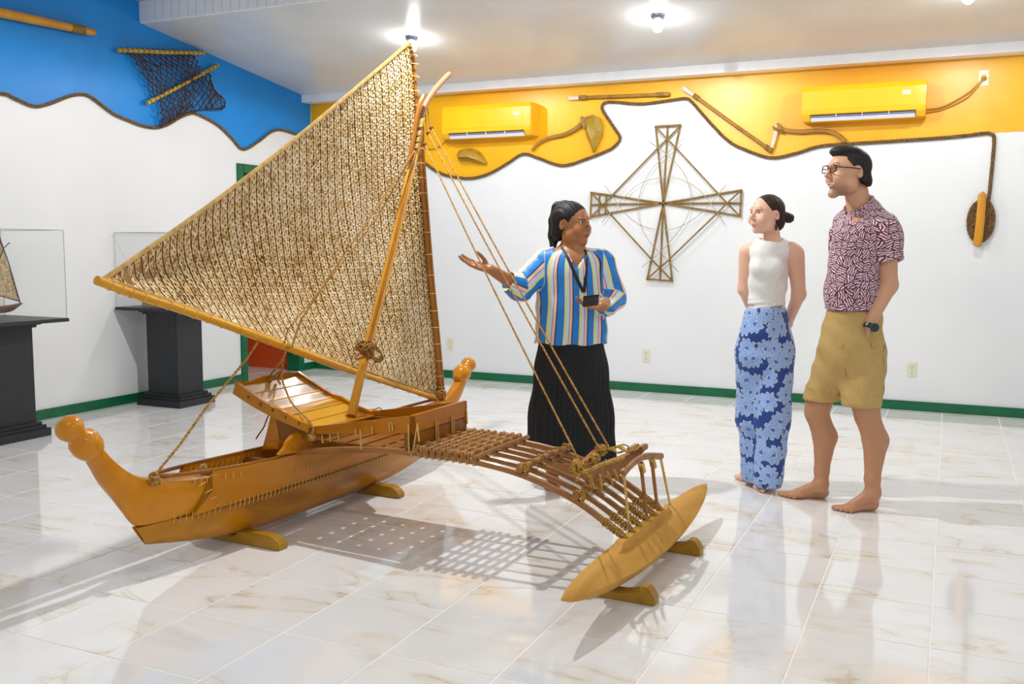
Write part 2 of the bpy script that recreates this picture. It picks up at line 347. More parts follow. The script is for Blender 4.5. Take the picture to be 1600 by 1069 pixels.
# ------------------------------------------------------------------ wall ropes
ROPEB = plain('brown_rope', (104, 78, 40), .8, var=.3, scale=60, bmp=.4)
mb = MB(); rope_mb(mb, [p+Vector((.018, 0, 0)) for p in lr], .013, 3, .06, 5, .012); mb.build('border_rope', ROPEB, smooth=True, label='thick brown rope tracing the wavy edge of the blue band', cat='rope')
mb = MB(); tail = [at(1553, 212, y=BWY), at(1553, 225, y=BWY), at(1550, 260, y=BWY), at(1546, 300, y=BWY), at(1544.5, 312, y=BWY)]
rope_mb(mb, [p+Vector((0, -.018, 0)) for p in br+tail], .0145, 3, .065, 5, .013)
cc = at(1532, 345, y=BWY); mb2 = MB(); sp = []
for i in range(3*28): 
    th = 2*math.pi*i/28; k = 1-.22*(i/28); sp.append(cc+Vector((math.sin(th)*.098*k-.004, -.028, math.cos(th)*.178*(.97 if k < 1 else 1)*(k**.6))))
rope_mb(mb, sp, .015, 3, .065, 5, .013)
mb.build('border_rope', ROPEB, smooth=True, label='thick brown rope edging the yellow band and coiled up at its right end', cat='rope')
GW = wood('golden_wood', (176, 112, 20), (214, 150, 40), .25, 4, (1, 1, .3)); DW = wood('dull_wood', (126, 88, 34), (168, 124, 60), .5, 5, (1, 1, 1), 0)
GREYW = wood('greyed_wood', (150, 118, 74), (186, 156, 110), .6, 5, (1, 1, 1), 0); OLIVE = wood('olive_shell', (140, 112, 24), (176, 142, 52), .35, 6)
BLD = wood('bleached_wood', (206, 190, 170), (228, 216, 200), .6, 6, (1, 1, 1), 0)
SENN = plain('sennit', (150, 118, 62), .85, var=.3, scale=80, bmp=.5)
# handle hanging over the coil
mb = MB(); hp = [(-.008, -.045, .205), (0, -.075, .195), (.0, -.085, .1), (-.004, -.085, 0), (-.008, -.085, -.1), (-.014, -.075, -.18), (-.016, -.045, -.19)]
mb.tube([cc+Vector(q) for q in hp], [.026, .03, .03, .03, .031, .032, .03], 12, flat=(.45, 1), up=(0, -1, .01)); r = empty('bailer_handle', (cc.x, BWY, cc.z), label='golden wooden handle slung over the coiled rope on the wall', cat='handle'); o = mb.build('wooden_bar', GW, None, smooth=True)
o.parent = r; o.data.transform(Matrix.Translation(-Vector((cc.x, BWY, cc.z))))
mb = MB().bar((0, 0, .15), (0, -.05, .15), .006).bar((0, 0, -.15), (0, -.06, -.15), .006); mb.build('peg', DARK, r)
# ------------------------------------------------------------------ tools on the yellow band
def W(px, py, off=.03): return at(px, py, y=BWY-off)
def spear(pts, rad, tipw, label, name='wooden_rod', lash=(), wallx=None, cols=None):
    P = pts; r = empty(name, P[0], label=label, cat='tool'); o = Vector(P[0])
    mb = MB().tube([Vector(p)-o for p in smooth_path(P, 3)], rad, 10); mb.build('shaft', (cols or DW), r, smooth=True)
    for (t, L, rr, mat) in lash:
        a = Vector(P[0]).lerp(Vector(P[-1]), t); d = (Vector(P[-1])-Vector(P[0])).normalized(); m2 = MB(); q = []
        if mat is SENN:
            k = d.orthogonal().normalized(); b = d.cross(k); nn = int(L/.006)*8
            q = [a-o+d*(L*i/nn)+(k*math.cos(i*math.pi/4)+b*math.sin(i*math.pi/4))*rr for i in range(nn)]; m2.tube(q, .0035, 4); m2.build('lashing', SENN, r)
        else:
            m2.tube([a-o, a-o+d*L*.5, a-o+d*L], [rr*1.1, rr, rr*.75], 10).build('tip', mat, r, smooth=True)
    return r
spear([W(905, 153), W(940, 151.5), W(1040, 147.5)], .016, 0, 'long wooden rod with pale chisel tip lying level on the yellow band', 'chisel_rod', lash=((0, .075, .02, SENN), (-.12, .12, .02, BLD), (.9, .07, .0195, SENN), (1.0, .04, .019, DW)))
spear([W(1084, 149), W(1140, 190), W(1204, 235)], .0165, 0, 'long wooden rod slanting down beside the wave, right of the stick frame', 'chisel_rod', lash=((0, .05, .02, SENN), (-.14, .125, .021, BLD), (.93, .07, .0215, SENN)))
# big adze
r = empty('adze', W(932, 210), label='wooden adze with a wide curved blade hanging beside the left air conditioner', cat='tool'); o = W(932, 210)
mb = MB(); hpth = smooth_path([W(831, 235), W(843, 223), W(860, 215), W(880, 211), W(897, 203), W(912, 192), W(921, 186)], 4)
mb.tube([p-o for p in hpth], [.012+.014*i/(len(hpth)-1) for i in range(len(hpth))], 10).build('handle', DW, r, smooth=True)
bl = [(911,184),(926,179),(937,184),(942,198),(940,214),(933,228),(927,239),(922,225),(916,212),(913,198)]
mb = MB(); P0 = [W(a, b, .035)-o for a, b in bl]; c = sum(P0, Vector())/len(P0)+Vector((0, -.045, 0)); n = len(P0)
mb.add(P0+[p.lerp(c, .6)+Vector((0, -.025, 0)) for p in P0]+[c]+[p+Vector((0, .02, 0)) for p in P0], [(i, (i+1) % n, n+(i+1) % n, n+i) for i in range(n)]+[(n+i, n+(i+1) % n, 2*n) for i in range(n)]+[(i, 2*n+1+i, 2*n+1+(i+1) % n, (i+1) % n) for i in range(n)]+[tuple(2*n+1+i for i in range(n))])
mb.build('blade', OLIVE, r, smooth=True)
mb = MB(); 
for i in range(14): 
    a = W(908+i*.9, 182+i*.15, .03)-o; b = W(912+i*.9, 200+i*.1, .03)-o; mb.tube([a+Vector((0, -.012, 0)), a.lerp(b, .5)+Vector((0, -.034, 0)), b+Vector((0, -.012, 0))], .004, 5)
mb.build('lashing', SENN, r)
# half shell scoop
r = empty('wooden_scoop', W(738, 243), label='small boat shaped wooden scoop below the left air conditioner', cat='tool'); o = W(738, 243)
up = smooth_path([W(715, 242), W(720, 234), W(735, 231.5), W(750, 238), W(760, 254)], 4); lo = smooth_path([W(715, 243), W(722, 247), W(736, 247), W(748, 250), W(760, 256)], 4); rings = []
for a, b in zip(up, lo):
    a = a-o; b = b-o; m = (a+b)/2; h = (a-b).length; rings.append([a+Vector((0, .02, 0)), a+Vector((0, -.2*h-.01, -.1*h)), m+Vector((0, -.75*h-.01, 0)), b+Vector((0, -.85*h-.012, .0)), b+Vector((0, -.1, 0))*h+Vector((0, 0, .25*h)), b+Vector((0, .02, 0))])
MB().loft(rings).build('bowl', OLIVE, r, smooth=True)
hl = [p-o+Vector((0, -.06, -.004)) for p in lo[3:-3]]; MB().tube(hl, [.012]*len(hl), 6, flat=(.6, 1)).build('rim', DW, r, smooth=True)
# small adze
r = empty('adze', W(1260, 205), label='slender crooked adze with pale blade above the man', cat='tool'); o = W(1260, 205)
pth = smooth_path([W(1213, 195), W(1224, 203), W(1250, 206), W(1275, 204.5), W(1296, 206), W(1310, 212), W(1320, 221)], 4)
MB().tube([p-o for p in pth], [.022, .022, .021, .02]+[.019]*(len(pth)-4), 10).build('handle', DW, r, smooth=True)
MB().tube([W(1214, 195, .04)-o, W(1211, 212, .04)-o, W(1206, 231, .04)-o], [.02, .017, .014], 8, flat=(1, .6)).build('blade', BLD, r, smooth=True)
mb = MB()
for i in range(9): 
    a = W(1207+i*1.8, 197+i*.3, .03)-o; b = W(1212+i*1.5, 206+i*.3, .03)-o; mb.tube([a+Vector((0, -.01, 0)), a.lerp(b, .5)+Vector((0, -.03, 0)), b+Vector((0, -.01, 0))], .004, 5)
mb.build('lashing', SENN, r)
# ================================================================== OUTRIGGER CANOE
CO = Vector((-2.8, 3.85, 0)); CTH = math.radians(-2.5)
cano = empty('outrigger_canoe', CO, CTH, label='wooden outrigger sailing canoe with a woven mat sail on the tiled floor', cat='canoe')
_MI = (Matrix.Translation(CO) @ Matrix.Rotation(CTH, 4, 'Z')).inverted()
def L(px, py, v=None, u=None, z=None):
    """canoe-local point (v across to the outrigger, u along the hull, z) for a photo pixel"""
    o = _MI @ Vector(CAMP); d = _MI.to_3x3() @ Vector(ray(px, py)); ax, val = (0, v) if v is not None else (1, u) if u is not None else (2, z)
    return o + d*((val-o[ax])/d[ax])
HW = wood('hull_wood', (150, 94, 6), (188, 124, 10), .33, 3.2, (3.2, .55, 2.4), .15, dark=(92, 46, 6))
SW = wood('strake_wood', (174, 106, 4), (200, 128, 8), .3, 2.5, (3, .4, 2), .2)
PW_ = wood('prow_wood', (184, 112, 4), (208, 134, 10), .26, 2, (2, 1, 1), .3)
BOXW = wood('box_wood', (160, 94, 6), (190, 118, 10), .3, 3, (1, 2, 2), .2)
BOXD = wood('box_dark_wood', (122, 72, 16), (146, 88, 22), .35, 3, (1, 1, 2), .2)
PLK = wood('plank_wood', (198, 146, 58), (214, 164, 80), .32, 2.5, (1, .3, 1), .25); PLK2 = wood('plank_pink_wood', (204, 154, 96), (216, 170, 112), .32, 2.5, (1, .3, 1), .25); PLK3 = wood('plank_yellow_wood', (196, 140, 24), (212, 156, 36), .3, 2.5, (1, .3, 1), .3)
BOOMW = wood('boom_wood', (134, 86, 42), (166, 112, 60), .35, 5, (.5, 3, 3), .15)
FLW = wood('float_wood', (178, 124, 42), (206, 154, 68), .6, 3, (3, .6, 2), 0)
CHK = wood('chock_wood', (150, 108, 18), (176, 130, 30), .4, 4)
SPAR = wood('spar_wood', (196, 132, 20), (222, 160, 44), .25, 4, (2, .5, 1), .4); SPARB = wood('spar_brown_wood', (146, 92, 34), (170, 112, 44), .3, 4, (2, 2, .4), .2)
STITCH = plain('stitch_cord', (214, 178, 100), .8, var=.1); ROPE = plain('coir_rope', (168, 124, 60), .85, var=.25, scale=70, bmp=.5); ROPED = plain('dark_coir_rope', (104, 66, 26), .85, var=.3, scale=70, bmp=.5)
# ---- hull
def Wd(u):
    a = abs(u+.0); pts = [(0, .118), (.4, .116), (.7, .1), (.9, .074), (1.0, .048), (1.1, .019), (1.16, .011), (1.4, .011)]
    for (x0, y0), (x1, y1) in zip(pts, pts[1:]):
        if a <= x1: return y0+(y1-y0)*(a-x0)/(x1-x0)
    return .012
def Kz(u):
    a = abs(u+.03); return .028+.105*max(0, (a-.35)/.78)**1.8 if a > .35 else .028
SEAM = .205
def Gz(u): return .345+.045*(abs(u)/1.1)**2
def sec(u, inner=0.0):
    w, k = Wd(u), Kz(u); h = SEAM-k
    prof = [(0, 0), (.34, .03), (.62, .16), (.84, .4), (.96, .7), (1.0, 1.0)]
    return [(max(.001, a*w-inner*.9), k+b*h+(inner if i == 0 else inner*.5 if b < .5 else 0)) for i, (a, b) in enumerate(prof)]
US = [-1.12, -1.09, -1.06, -1.0, -.9, -.8, -.65, -.5, -.3, -.1, .1, .3, .5, .65, .8, .9, 1.0, 1.06, 1.09, 1.12]
rings = []
for u in US:
    s = sec(u); i = sec(u, min(.014, Wd(u)*.5)); r = [(a, u, z) for a, z in s][::-1]+[(-a, u, z) for a, z in s[1:]]
    # slanted end: lower points pull inboard
    sl_ = lambda z: math.copysign(max(0, abs(u)-1.0)/.12*(z-Kz(u))*.62, u)
    r = [Vector((a, uu+sl_(z), z)) for a, uu, z in r]
    ri = [Vector((-a, u+sl_(z), z)) for a, z in i][::-1]+[Vector((a, u+sl_(z), z)) for a, z in i[1:]]
    rings.append(r+ri)
hull = MB().loft(rings).build('hull', HW, cano, smooth=True)
for sg in (-1, 1): MB().prism([Vector((-.0105, sg*a, b)) for a, b in ((.98, SEAM-.01), (1.0, Kz(1.0)+.01), (1.12, Kz(1.12)-.001), (1.168, SEAM+.002), (1.1, SEAM+.002))], (.021, 0, 0)).build('stem_plate', HW, hull, bevel=.003)
for sg in (-1, 1): MB().loft([[Vector((sx*Wd(u)*.93, sg*u, z)) for sx, z in ((-1, SEAM+.002), (1, SEAM+.002), (.6, SEAM-.06), (-.6, SEAM-.06))] for u in (.95, 1.0, 1.06, 1.1, 1.125)]).build('end_block', HW, hull)
# end pieces (pixel outline on the centre plane, mirrored for the far end)
def end_piece(sgn, name, far=False):
    T_ = [(310,741),(275,746),(240,747),(214,744),(196,735),(180,724),(168,714),(158,703),(150,698)]
    B_ = [(352,794),(300,806),(242,817),(212,823),(196,806),(179,783),(160,760),(147,737),(136,718)]
    th = [.092, .076, .042, .022, .023, .028, .03, .031, .03]
    if far:
        T3 = [L(a, b, v=0) for a, b in T_]; B3 = [L(a, b, v=0) for a, b in B_]
        T3 = [Vector((0, -p.y-.0, p.z)) for p in T3]; B3 = [Vector((0, -p.y-.0, p.z)) for p in B3]
        # the far end rises a little less than the near one
        for P in (T3, B3):
            for p in P:
                if p.y > 1.12: p.z = .3+(p.z-.3)*.78; p.y = 1.12+(p.y-1.12)*1.12
    else: T3 = [L(a, b, v=0) for a, b in T_]; B3 = [L(a, b, v=0) for a, b in B_]
    T3 = smooth_path(T3, 3); B3 = smooth_path(B3, 3); tt = [th[min(len(th)-1, i//3)]*(1-(i % 3)/3)+th[min(len(th)-1, i//3+1)]*((i % 3)/3) for i in range(len(T3))]
    rg = []
    for a, b, t in zip(T3, B3, tt):
        m = (a+b)/2; d = b-a; q = []
        for k in range(14):
            ph = 2*math.pi*k/14; c, s_ = math.cos(ph), math.sin(ph)
            p = m-d*.5*(abs(c)**.8)*(1 if c > 0 else -1); q.append(p+Vector((t*(abs(s_)**.32)*(1 if s_ > 0 else -1)*(1+.06*c), 0, 0)))
        rg.append(q)
    o = MB().loft(rg).build(name, PW_, cano, smooth=True)
    if far: c1 = L(722, 583, v=0); c2 = L(735, 566, v=0)
    else: c1 = L(134, 694, v=0); c2 = L(109, 670, v=0)
    ax = (c2-c1).normalized().to_track_quat('Z', 'Y').to_matrix(); last = (T3[-1]+B3[-1])/2
    prof = [(-.075, .028), (-.06, .034), (-.048, .046), (-.025, .056), (0, .059), (.025, .055), (.042, .043), (.05, .036), (.056, .036), (.07, .044), (.09, .051), (.108, .05), (.124, .041), (.134, .024), (.137, .004)]
    sc_ = 1.0 if not far else .95
    rg = [[c1+ax @ Vector((r*sc_*math.cos(2*math.pi*k/20), r*sc_*math.sin(2*math.pi*k/20), h*sc_)) for k in range(20)] for h, r in prof]
    MB().loft(rg).build('finial', PW_, o, smooth=True)
    return o
end_piece(-1, 'prow'); end_piece(1, 'prow', True)
# strakes: side planks over the seam
for sd in (1, -1):
    rg = []
    us = [-.84, -.7, -.5, -.25, 0, .25, .5, .7, .84] 
    for u in us:
        w = Wd(u); g = Gz(u); dz = 0.0
        rg.append([Vector((sd*(w+.001), u+(0 if abs(u) < .83 else math.copysign(-.1, u)), SEAM+.003)), Vector((sd*(w+.006), u, (SEAM+g)/2)), Vector((sd*(w+.008), u, g)), Vector((sd*(w-.009), u, g)), Vector((sd*(w-.011), u, (SEAM+g)/2)), Vector((sd*(w-.014), u+(0 if abs(u) < .83 else math.copysign(-.1, u)), SEAM+.003))])
    MB().loft(rg).build('strake', SW, cano, smooth=True)
    # continuous gunwale rails up to the ends
    g = [Vector((sd*(Wd(u)-.002), u, Gz(u)+.002)) for u in (-.96, -.88, -.7, -.5, -.25, 0, .25, .5, .7, .88, .96)]
    g = [Vector((sd*.012, -1.07, Gz(-1.07)+.004)), Vector((sd*.034, -1.03, Gz(-1.03)+.003))]+g+[Vector((sd*.034, 1.03, Gz(1.03)+.003)), Vector((sd*.012, 1.07, Gz(1.07)+.004))]
    MB().tube(smooth_path(g, 3), .0085, 8).build('gunwale', BOXD, cano, smooth=True)
for sd in (1, -1): MB().tube([(sd*(Wd(u)+(.002 if abs(u) < .84 else .0)), u, SEAM+.001) for u in [-1.0+.1*i for i in range(21)]], .0032, 5).build('seam_caulk', ROPED, hull)
# inner bulkhead deck at the bow and thwarts
MB().box((-.095, -.46, .3), (.095, -.42, .335)).build('thwart', BOXD, cano, bevel=.003)
# stitches: rows of short cords over the seams
mb = MB(); 
def stitch(u, z0, z1, sd=1, lean=.004, w=None, out=.0035):
    a = Wd(u) if w is None else w
    mb.tube([(sd*(a+out), u, z0), (sd*(a+out+.002), u+lean*.5, (z0+z1)/2), (sd*(a+out), u+lean, z1)], .0016, 5)
for sd in (1, -1):
    u = -1.02
    while u < .98:
        if not (-.80 < u < -.76): stitch(u, SEAM-.016, SEAM+.018, sd, .006, Wd(u)+(.006 if abs(u) < .85 else .003))
        u += .026
    u = -.36
    while u < .5: stitch(u, .263, .29, sd, .004, Wd(u)+.009); u += .026
jp = [L(a, b, v=.105) for a, b in ((322, 757), (331, 768), (338, 778), (345, 788))]
for p in jp: mb.tube([(Wd(p.y)+.012, p.y-.022, p.z-.004), (Wd(p.y)+.012, p.y+.016, p.z+.004)], .0017, 5)
for u in [-.93+.03*i for i in range(3)]+[-.78+.04*i for i in range(3)]: mb.tube([(Wd(u)+.011, u, Gz(u)-.045), (Wd(u)+.012, u, Gz(u)-.02)], .0017, 5); 
mb.tube([(Wd(-.93)+.012, -.95, Gz(-.93)-.02), (Wd(-.8)+.012, -.74, Gz(-.8)-.02)], .0014, 5)
for k in range(13):      # inside lashing along the far gunwale
    u = -.82+.035*k; mb.tube([(-Wd(u)+.014, u, Gz(u)-.045), (-Wd(u)+.013, u+.02, Gz(u)-.01)], .0016, 5)
mb.build('stitching', STITCH, cano, kind='stuff')
# rounded cheek on the near gunwale
q = [(436,712),(446,700),(450,690),(458,681),(470,675),(488,671),(500,674),(502,702)]
MB().prism([L(a, b, v=.14) for a, b in q], (-.024, 0, 0)).build('cheek_board', SW, cano, bevel=.004)
# ---- deck box on the outrigger side
UN, UF = -.36, .1
def zt(v): return .487+.1*(v-.22)/.55      # near wall top
VR = .77
def wall(name, pts, th, mat, par=cano): return MB().prism([Vector(p) for p in pts], th).build(name, mat, par, bevel=.003)
box = wall('deck_box', [(.2, UN, .452), (VR, UN, .512), (VR, UN, .588), (.2, UN, .485)], (0, .02, 0), BOXW)
wall('side_board', [(-.02, UF, .46), (VR, UF, .50), (VR, UF, .588), (.2, UF, .488), (.05, UF, .535)], (0, -.02, 0), BOXW, box)
wall('side_board', [(.2, UF-.001, .40), (VR, UF-.001, .44), (VR, UF-.001, .499), (.2, UF-.001, .459)], (0, -.018, 0), BOXD, box)
wall('end_board', [(VR-.02, UN, .512), (VR, UN, .512), (VR, UN, .588), (VR-.02, UN, .588)], (0, UF-UN, 0), BOXW, box)
wall('end_board', [(VR-.022, UN, .435), (VR-.002, UN, .435), (VR-.002, UN, .509), (VR-.022, UN, .509)], (0, UF-UN, 0), BOXD, box)
wall('side_board', [(.72, UN, .44), (VR-.002, UN, .44), (VR-.002, UN, .51), (.72, UN, .505)], (0, .018, 0), BOXD, box)
wall('side_board', [(.2, UN+.02, .40), (.72, UN+.02, .41), (.72, UN+.02, .43), (.2, UN+.02, .43)], (0, .012, 0), BOXD, box)
# floor boards with slots
k = 0
for i in range(6):
    v0 = .2+.094*i
    MB().box((v0, UN+.02, .415), (v0+.078, UF-.02, .424)).build('floor_board', BOXD, box)
for i in range(6):
    u0 = UN+.02+.075*i
    MB().box((.2, u0, .405), (VR-.02, u0+.052, .414)).build('floor_board', BOXD, box)
# mast step board
wall('mast_step', [L(*p, z=.47) for p in ((520,668),(600,648),(585,640),(500,660))], (0, 0, .008), BOXW, box)
# rope lashings on the box
mb = MB()
def seg(a, b, r=.004): rope_mb(mb, [a, b], r, 2, .016, 4, .005)
for px in (503, 515, 528, 555, 581, 608, 612):
    a = L(px, 673+(646-673)*(px-500)/145+8, u=UN-.006); seg(a, a+Vector((.004, 0, -.035)))
for px, y0, y1 in ((638, 663, 708), (652, 662, 690), (563, 672, 702), (642, 706, 712)): seg(L(px, y0, u=UN-.008), L(px+(3 if px == 652 else 1), y1, u=UN-.008))
for px, y0, y1 in ((681, 658, 695), (684, 660, 693), (706, 651, 686), (709, 652, 684), (729, 641, 662)): seg(L(px, y0, v=VR+.006), L(px+1, y1, v=VR+.006))
seg(L(652, 662, v=VR+.006), L(645, 708, v=VR+.01)); 
mb.build('lashing', STITCH, box, smooth=True, kind='stuff')
# ---- raised bench on the lee side
topc = [(-.225, .662), (-.12, .612), (-.016, .566), (.05, .55), (.14, .515), (.237, .49)]
botc = [(-.25, .607), (-.129, .555), (-.017, .516), (.06, .495), (.13, .477), (.21, .458)]
def curve2(c, n=4): return [(p.x, p.y) for p in smooth_path([Vector((a, b, 0)) for a, b in c], n)]
tc_, bc_ = curve2(topc), curve2(botc)
bench = MB().prism([Vector((a, UN, b)) for a, b in tc_]+[Vector((a, UN, b)) for a, b in bc_[::-1]], (0, .018, 0)).build('bench', SW, cano)
MB().prism([Vector((a, UF, b)) for a, b in tc_]+[Vector((a, UF, b)) for a, b in bc_[::-1]], (0, -.018, 0)).build('side_rail', SW, bench)
hb = [(372,601),(390,604),(404,603),(420,597),(436,600),(448,594),(465,590)]
# wavy head board at the high end
hp = [Vector((-.24, UN+.005+(UF-UN-.01)*i/12, .668-.014*math.sin(i/12*math.pi*2.5)**2-.0)) for i in range(13)]
MB().prism(hp+[Vector((-.24, UF-.005, .61)), Vector((-.24, UN+.005, .61))], (.016, 0, 0)).build('head_board', SW, bench)
def bz(v):
    for (a, b), (c, d) in zip(topc, topc[1:]):
        if v <= c: return b+(d-b)*(v-a)/(c-a)
    return topc[-1][1]
edges = [-.222, -.15, -.075, .0, .072, .145, .24]; pm = [PLK, PLK2, PLK2, PLK3, PLK3, PLK3]
for i in range(6):
    a, b = edges[i]+.0025, edges[i+1]-.0025; za, zb = bz(a)-.018, bz(b)-.018
    MB().prism([Vector((a, UN+.018, za)), Vector((b, UN+.018, zb)), Vector((b, UN+.018, zb-.012)), Vector((a, UN+.018, za-.012))], (0, UF-UN-.036, 0)).build('plank', pm[i], bench, bevel=.0015)
sup = [L(a, b, u=UN+.03) for a, b in ((423,646),(432,655),(437,690),(438,702),(408,704),(415,680))]
MB().prism(sup, (0, .03, 0)).build('support_post', SW, bench, bevel=.003)
sup2 = [L(a, b, u=UN+.03) for a, b in ((430,648),(452,662),(478,676),(470,690),(452,692),(440,690))]
MB().prism(sup2, (0, .014, 0)).build('under_board', BOXD, bench)
MB().prism([p+Vector((0, UF-UN-.09, 0)) for p in sup], (0, .03, 0)).build('support_post', SW, bench, bevel=.003)
MB().box((-.02, UN-.03, .372), (.05, UN+.08, .4)).build('beam_end', SW, bench, bevel=.003)
mb = MB()
for a, b in ((388,621),(407,632),(426,641),(446,652),(467,662)): 
    p = L(a, b, u=UN-.001); mb.tube([p+Vector((-.004, 0, .006)), p+Vector((.003, 0, -.006))], .003, 5); mb.tube([p+Vector((.004, 0, .005)), p+Vector((-.003, 0, -.005))], .003, 5)
mb.build('peg_lashing', ROPED, bench, kind='stuff')
# ---- booms of the outrigger platform: six curved poles
bn = [(.12, .36), (.45, .405), (.75, .422), (1.037, .42), (1.287, .389), (1.516, .316), (1.69, .218), (1.722, .2)]
boomobjs = []
for i in range(6):
    u = UN+.012+(UF-UN-.024)*i/5; s0 = .0
    pts = smooth_path([Vector((v, u+.0*(v-1), z+.002*math.sin(i*2.1+v*3))) for v, z in bn], 4)
    mb = MB().tube(pts, .014 if i in (0, 5) else .012, 8, flat=(1.05, .9), up=(0, 0, 1)); boomobjs.append(mb.build('boom', BOOMW, cano, smooth=True))
def boomz(v):
    for (a, b), (c, d) in zip(bn, bn[1:]):
        if v <= c: return b+(d-b)*(v-a)/(c-a)
    return bn[-1][1]
# slats lying across the booms
for i in range(8):
    v = .79+.0405*i+.004*math.sin(i*1.7); z = boomz(v)+.0235
    MB().tube([(v+.006*math.sin(i), UN-.02, z), (v, -.13, z+.002), (v+.004*math.cos(i), UF+.03, z)], .0108, 8).build('slat', BOOMW, cano, smooth=True)
mb = MB()
for j in range(6):      # zigzag lashing over each pole
    u = UN+.012+(UF-UN-.024)*j/5; pts = []
    for i in range(37):
        v = .775+.0335*i/4; z = boomz(v); ph = i % 4; r = .02
        pts.append(Vector((v, u+(.014 if ph in (1, 2) else -.014), z+(.0365 if ph in (0, 1) else (-.0125)))))
    mb.tube(pts, .0021, 4); mb.tube([Vector((p.x+.004, 2*u-p.y, p.z-.002)) for p in pts], .0021, 4)
mb.build('slat_lashing', STITCH, cano, kind='stuff')
# crossbars
def xbar(v, u0, u1, lift, r=.017):
    z = boomz(v)+lift; o = MB().tube([(v, u0, z), (v, (u0+u1)/2, z+.004), (v, u1, z)], r, 10).build('crossbar', BOOMW, cano, smooth=True)
    mb = MB()
    for uu in [UN+.012+(UF-UN-.024)*j/5 for j in range(6)]:
        for k in (-1, 1): mb.tube([(v-.014+.0*k, uu-.012*k, z+.018), (v+.012, uu+.012*k, z+.019), (v+.021, uu+.012*k, z-.02), (v-.021, uu-.012*k, z-.02), (v-.014, uu-.012*k, z+.018)], .003, 4)
    for e in range(10): 
        t = -.012+.0045*e; mb.tube([(v+.019*math.cos(a), u0+.03+t+.002*math.sin(a), z-.008+.025*math.sin(a)) for a in [x*math.pi/4 for x in range(9)]], .0026, 4)
    mb.build('lashing', SENN2, o, kind='stuff'); return o
SENN2 = plain('sennit_gold', (172, 134, 54), .85, var=.25, scale=90, bmp=.5)
xbar(1.285, UN-.02, UF+.03, .027, .0145); xbar(1.53, UN-.015, UF+.0, .025, .0135)
# crescent beam with its chocks and rope knots
vc = lambda u: 1.44+.42*(u-UN)
cp = [(u, .395+.055*abs((u+.13)/.24)**2+.0) for u in [UN-.01+.48*i/10 for i in range(11)]]
rg = []
for i, (u, z) in enumerate(cp):
    t = abs(i-5)/5; h = .03*(1-.55*t*t); ww = .017*(1-.4*t); v = vc(u); d = Vector((.92, -.4, 0))*ww
    rg.append([Vector((v, u, z+h*0.9))+d, Vector((v, u, z+h*.9))-d, Vector((v, u, z-h))-d*.8, Vector((v, u, z-h*1.1)), Vector((v, u, z-h))+d*.8])
crs = MB().loft(rg).build('crescent_beam', BOOMW, cano, smooth=True)
MB().loft([[Vector((vc(-.13)+x*.8-.02, -.15+s*.11, .445+zz)) for x, zz in ((-.02, 0), (.02, 0), (.014, .03*(1-abs(s)*.7)), (-.014, .03*(1-abs(s)*.7)))] for s in (-1, -.5, 0, .5, 1)]).build('saddle', BOOMW, crs, smooth=True)
for s in (0, 1): MB().box((vc(.0)+.02+.03*s, -.03+.04*s, .45), (vc(0)+.045+.03*s, .07+.02*s, .475)).build('wedge', BOOMW, crs, bevel=.004)
mb = MB(); R_ = random.Random(3)
def knot(c, r, n, rad=.0045):
    for k in range(n):
        ax = Vector((R_.gauss(0, 1), R_.gauss(0, 1), R_.gauss(0, 1))).normalized(); a = ax.orthogonal().normalized(); b = ax.cross(a); s = r*(.6+.5*R_.random())
        mb.tube([c+a*math.cos(t)*s+b*math.sin(t)*s*.8+ax*R_.uniform(-.3, .3)*r for t in [x*math.pi/5 for x in range(11)]], rad, 5)
knot(L(902, 730, z=.45), .034, 16); knot(L(938, 704, z=.47), .026, 14); knot(L(930, 716, z=.46), .02, 8)
for a, b in (((905,742),(900,752)), ((925,745),(922,760)), ((938,742),(940,766)), ((950,738),(957,758)), ((960,735),(966,752)), ((918,740),(930,764))):
    p, q_ = L(*a, z=.47), L(*b, z=.4); mb.tube([p, (p+q_)/2+Vector((.01, -.012, 0)), q_, q_+Vector((-.012, .02, .01)), p+Vector((-.008, .012, 0))], .0035, 5)
for a in range(7): 
    p = L(938+a*3, 706-a*.5, z=.47); mb.tube(smooth_path([p, p+Vector((.03, .01*a, .015)), p+Vector((.055+.006*a, .02-.02*(a % 3), .003)), p+Vector((.09, -.03+.02*a, .01))], 3), .0035, 5)
mb.tube(smooth_path([L(912, 738, z=.46), L(925, 734, z=.475), L(935, 728, z=.475), L(955, 722, z=.475), L(975, 716, z=.47)], 4), .008, 6)
mb.build('rope_knot', SENN2, crs, smooth=True, kind='stuff')
# ---- float
FV = 1.75; ft0, ft1 = L(882, 938, v=1.75), L(1107, 757, v=1.74); rg = []; M_ = 26
for i in range(M_+1):
    s = i/M_; e = 2*s-1; uu = -.968+(.755+.968)*s; k = max(0, 1-abs(e)**2.4); zc = .105+.052*abs(e)**2.2; w = .068*k**.8+.003; hh = .062*k**.75+.004
    tilt = .0
    sect = [(-.85, .95), (-.3, .93), (.3, .72), (.8, .3), (1.08, -.02), (1.0, -.2), (.75, -.6), (.35, -.95), (0, -1.1), (-.4, -.95), (-.9, -.3), (-1.05, .4)]
    rg.append([Vector((FV-.01*e*e+a*w, uu, zc+b*hh)) for a, b in sect])
flo = MB().loft(rg).build('float', FLW, cano, smooth=True)
MB().loft([[Vector((FV-.022+x, u, z0)) for x, z0 in ((-.024, .1), (.026, .1), (.02, .183+h), (-.018, .183+h))] for u, h in ((UN-.09, -.018), (UN-.06, .0), (UN-.045, .012), (UF+.04, .012), (UF+.055, .004), (UF+.085, -.018))]).build('ledge', FLW, flo, bevel=.002)
mb = MB()
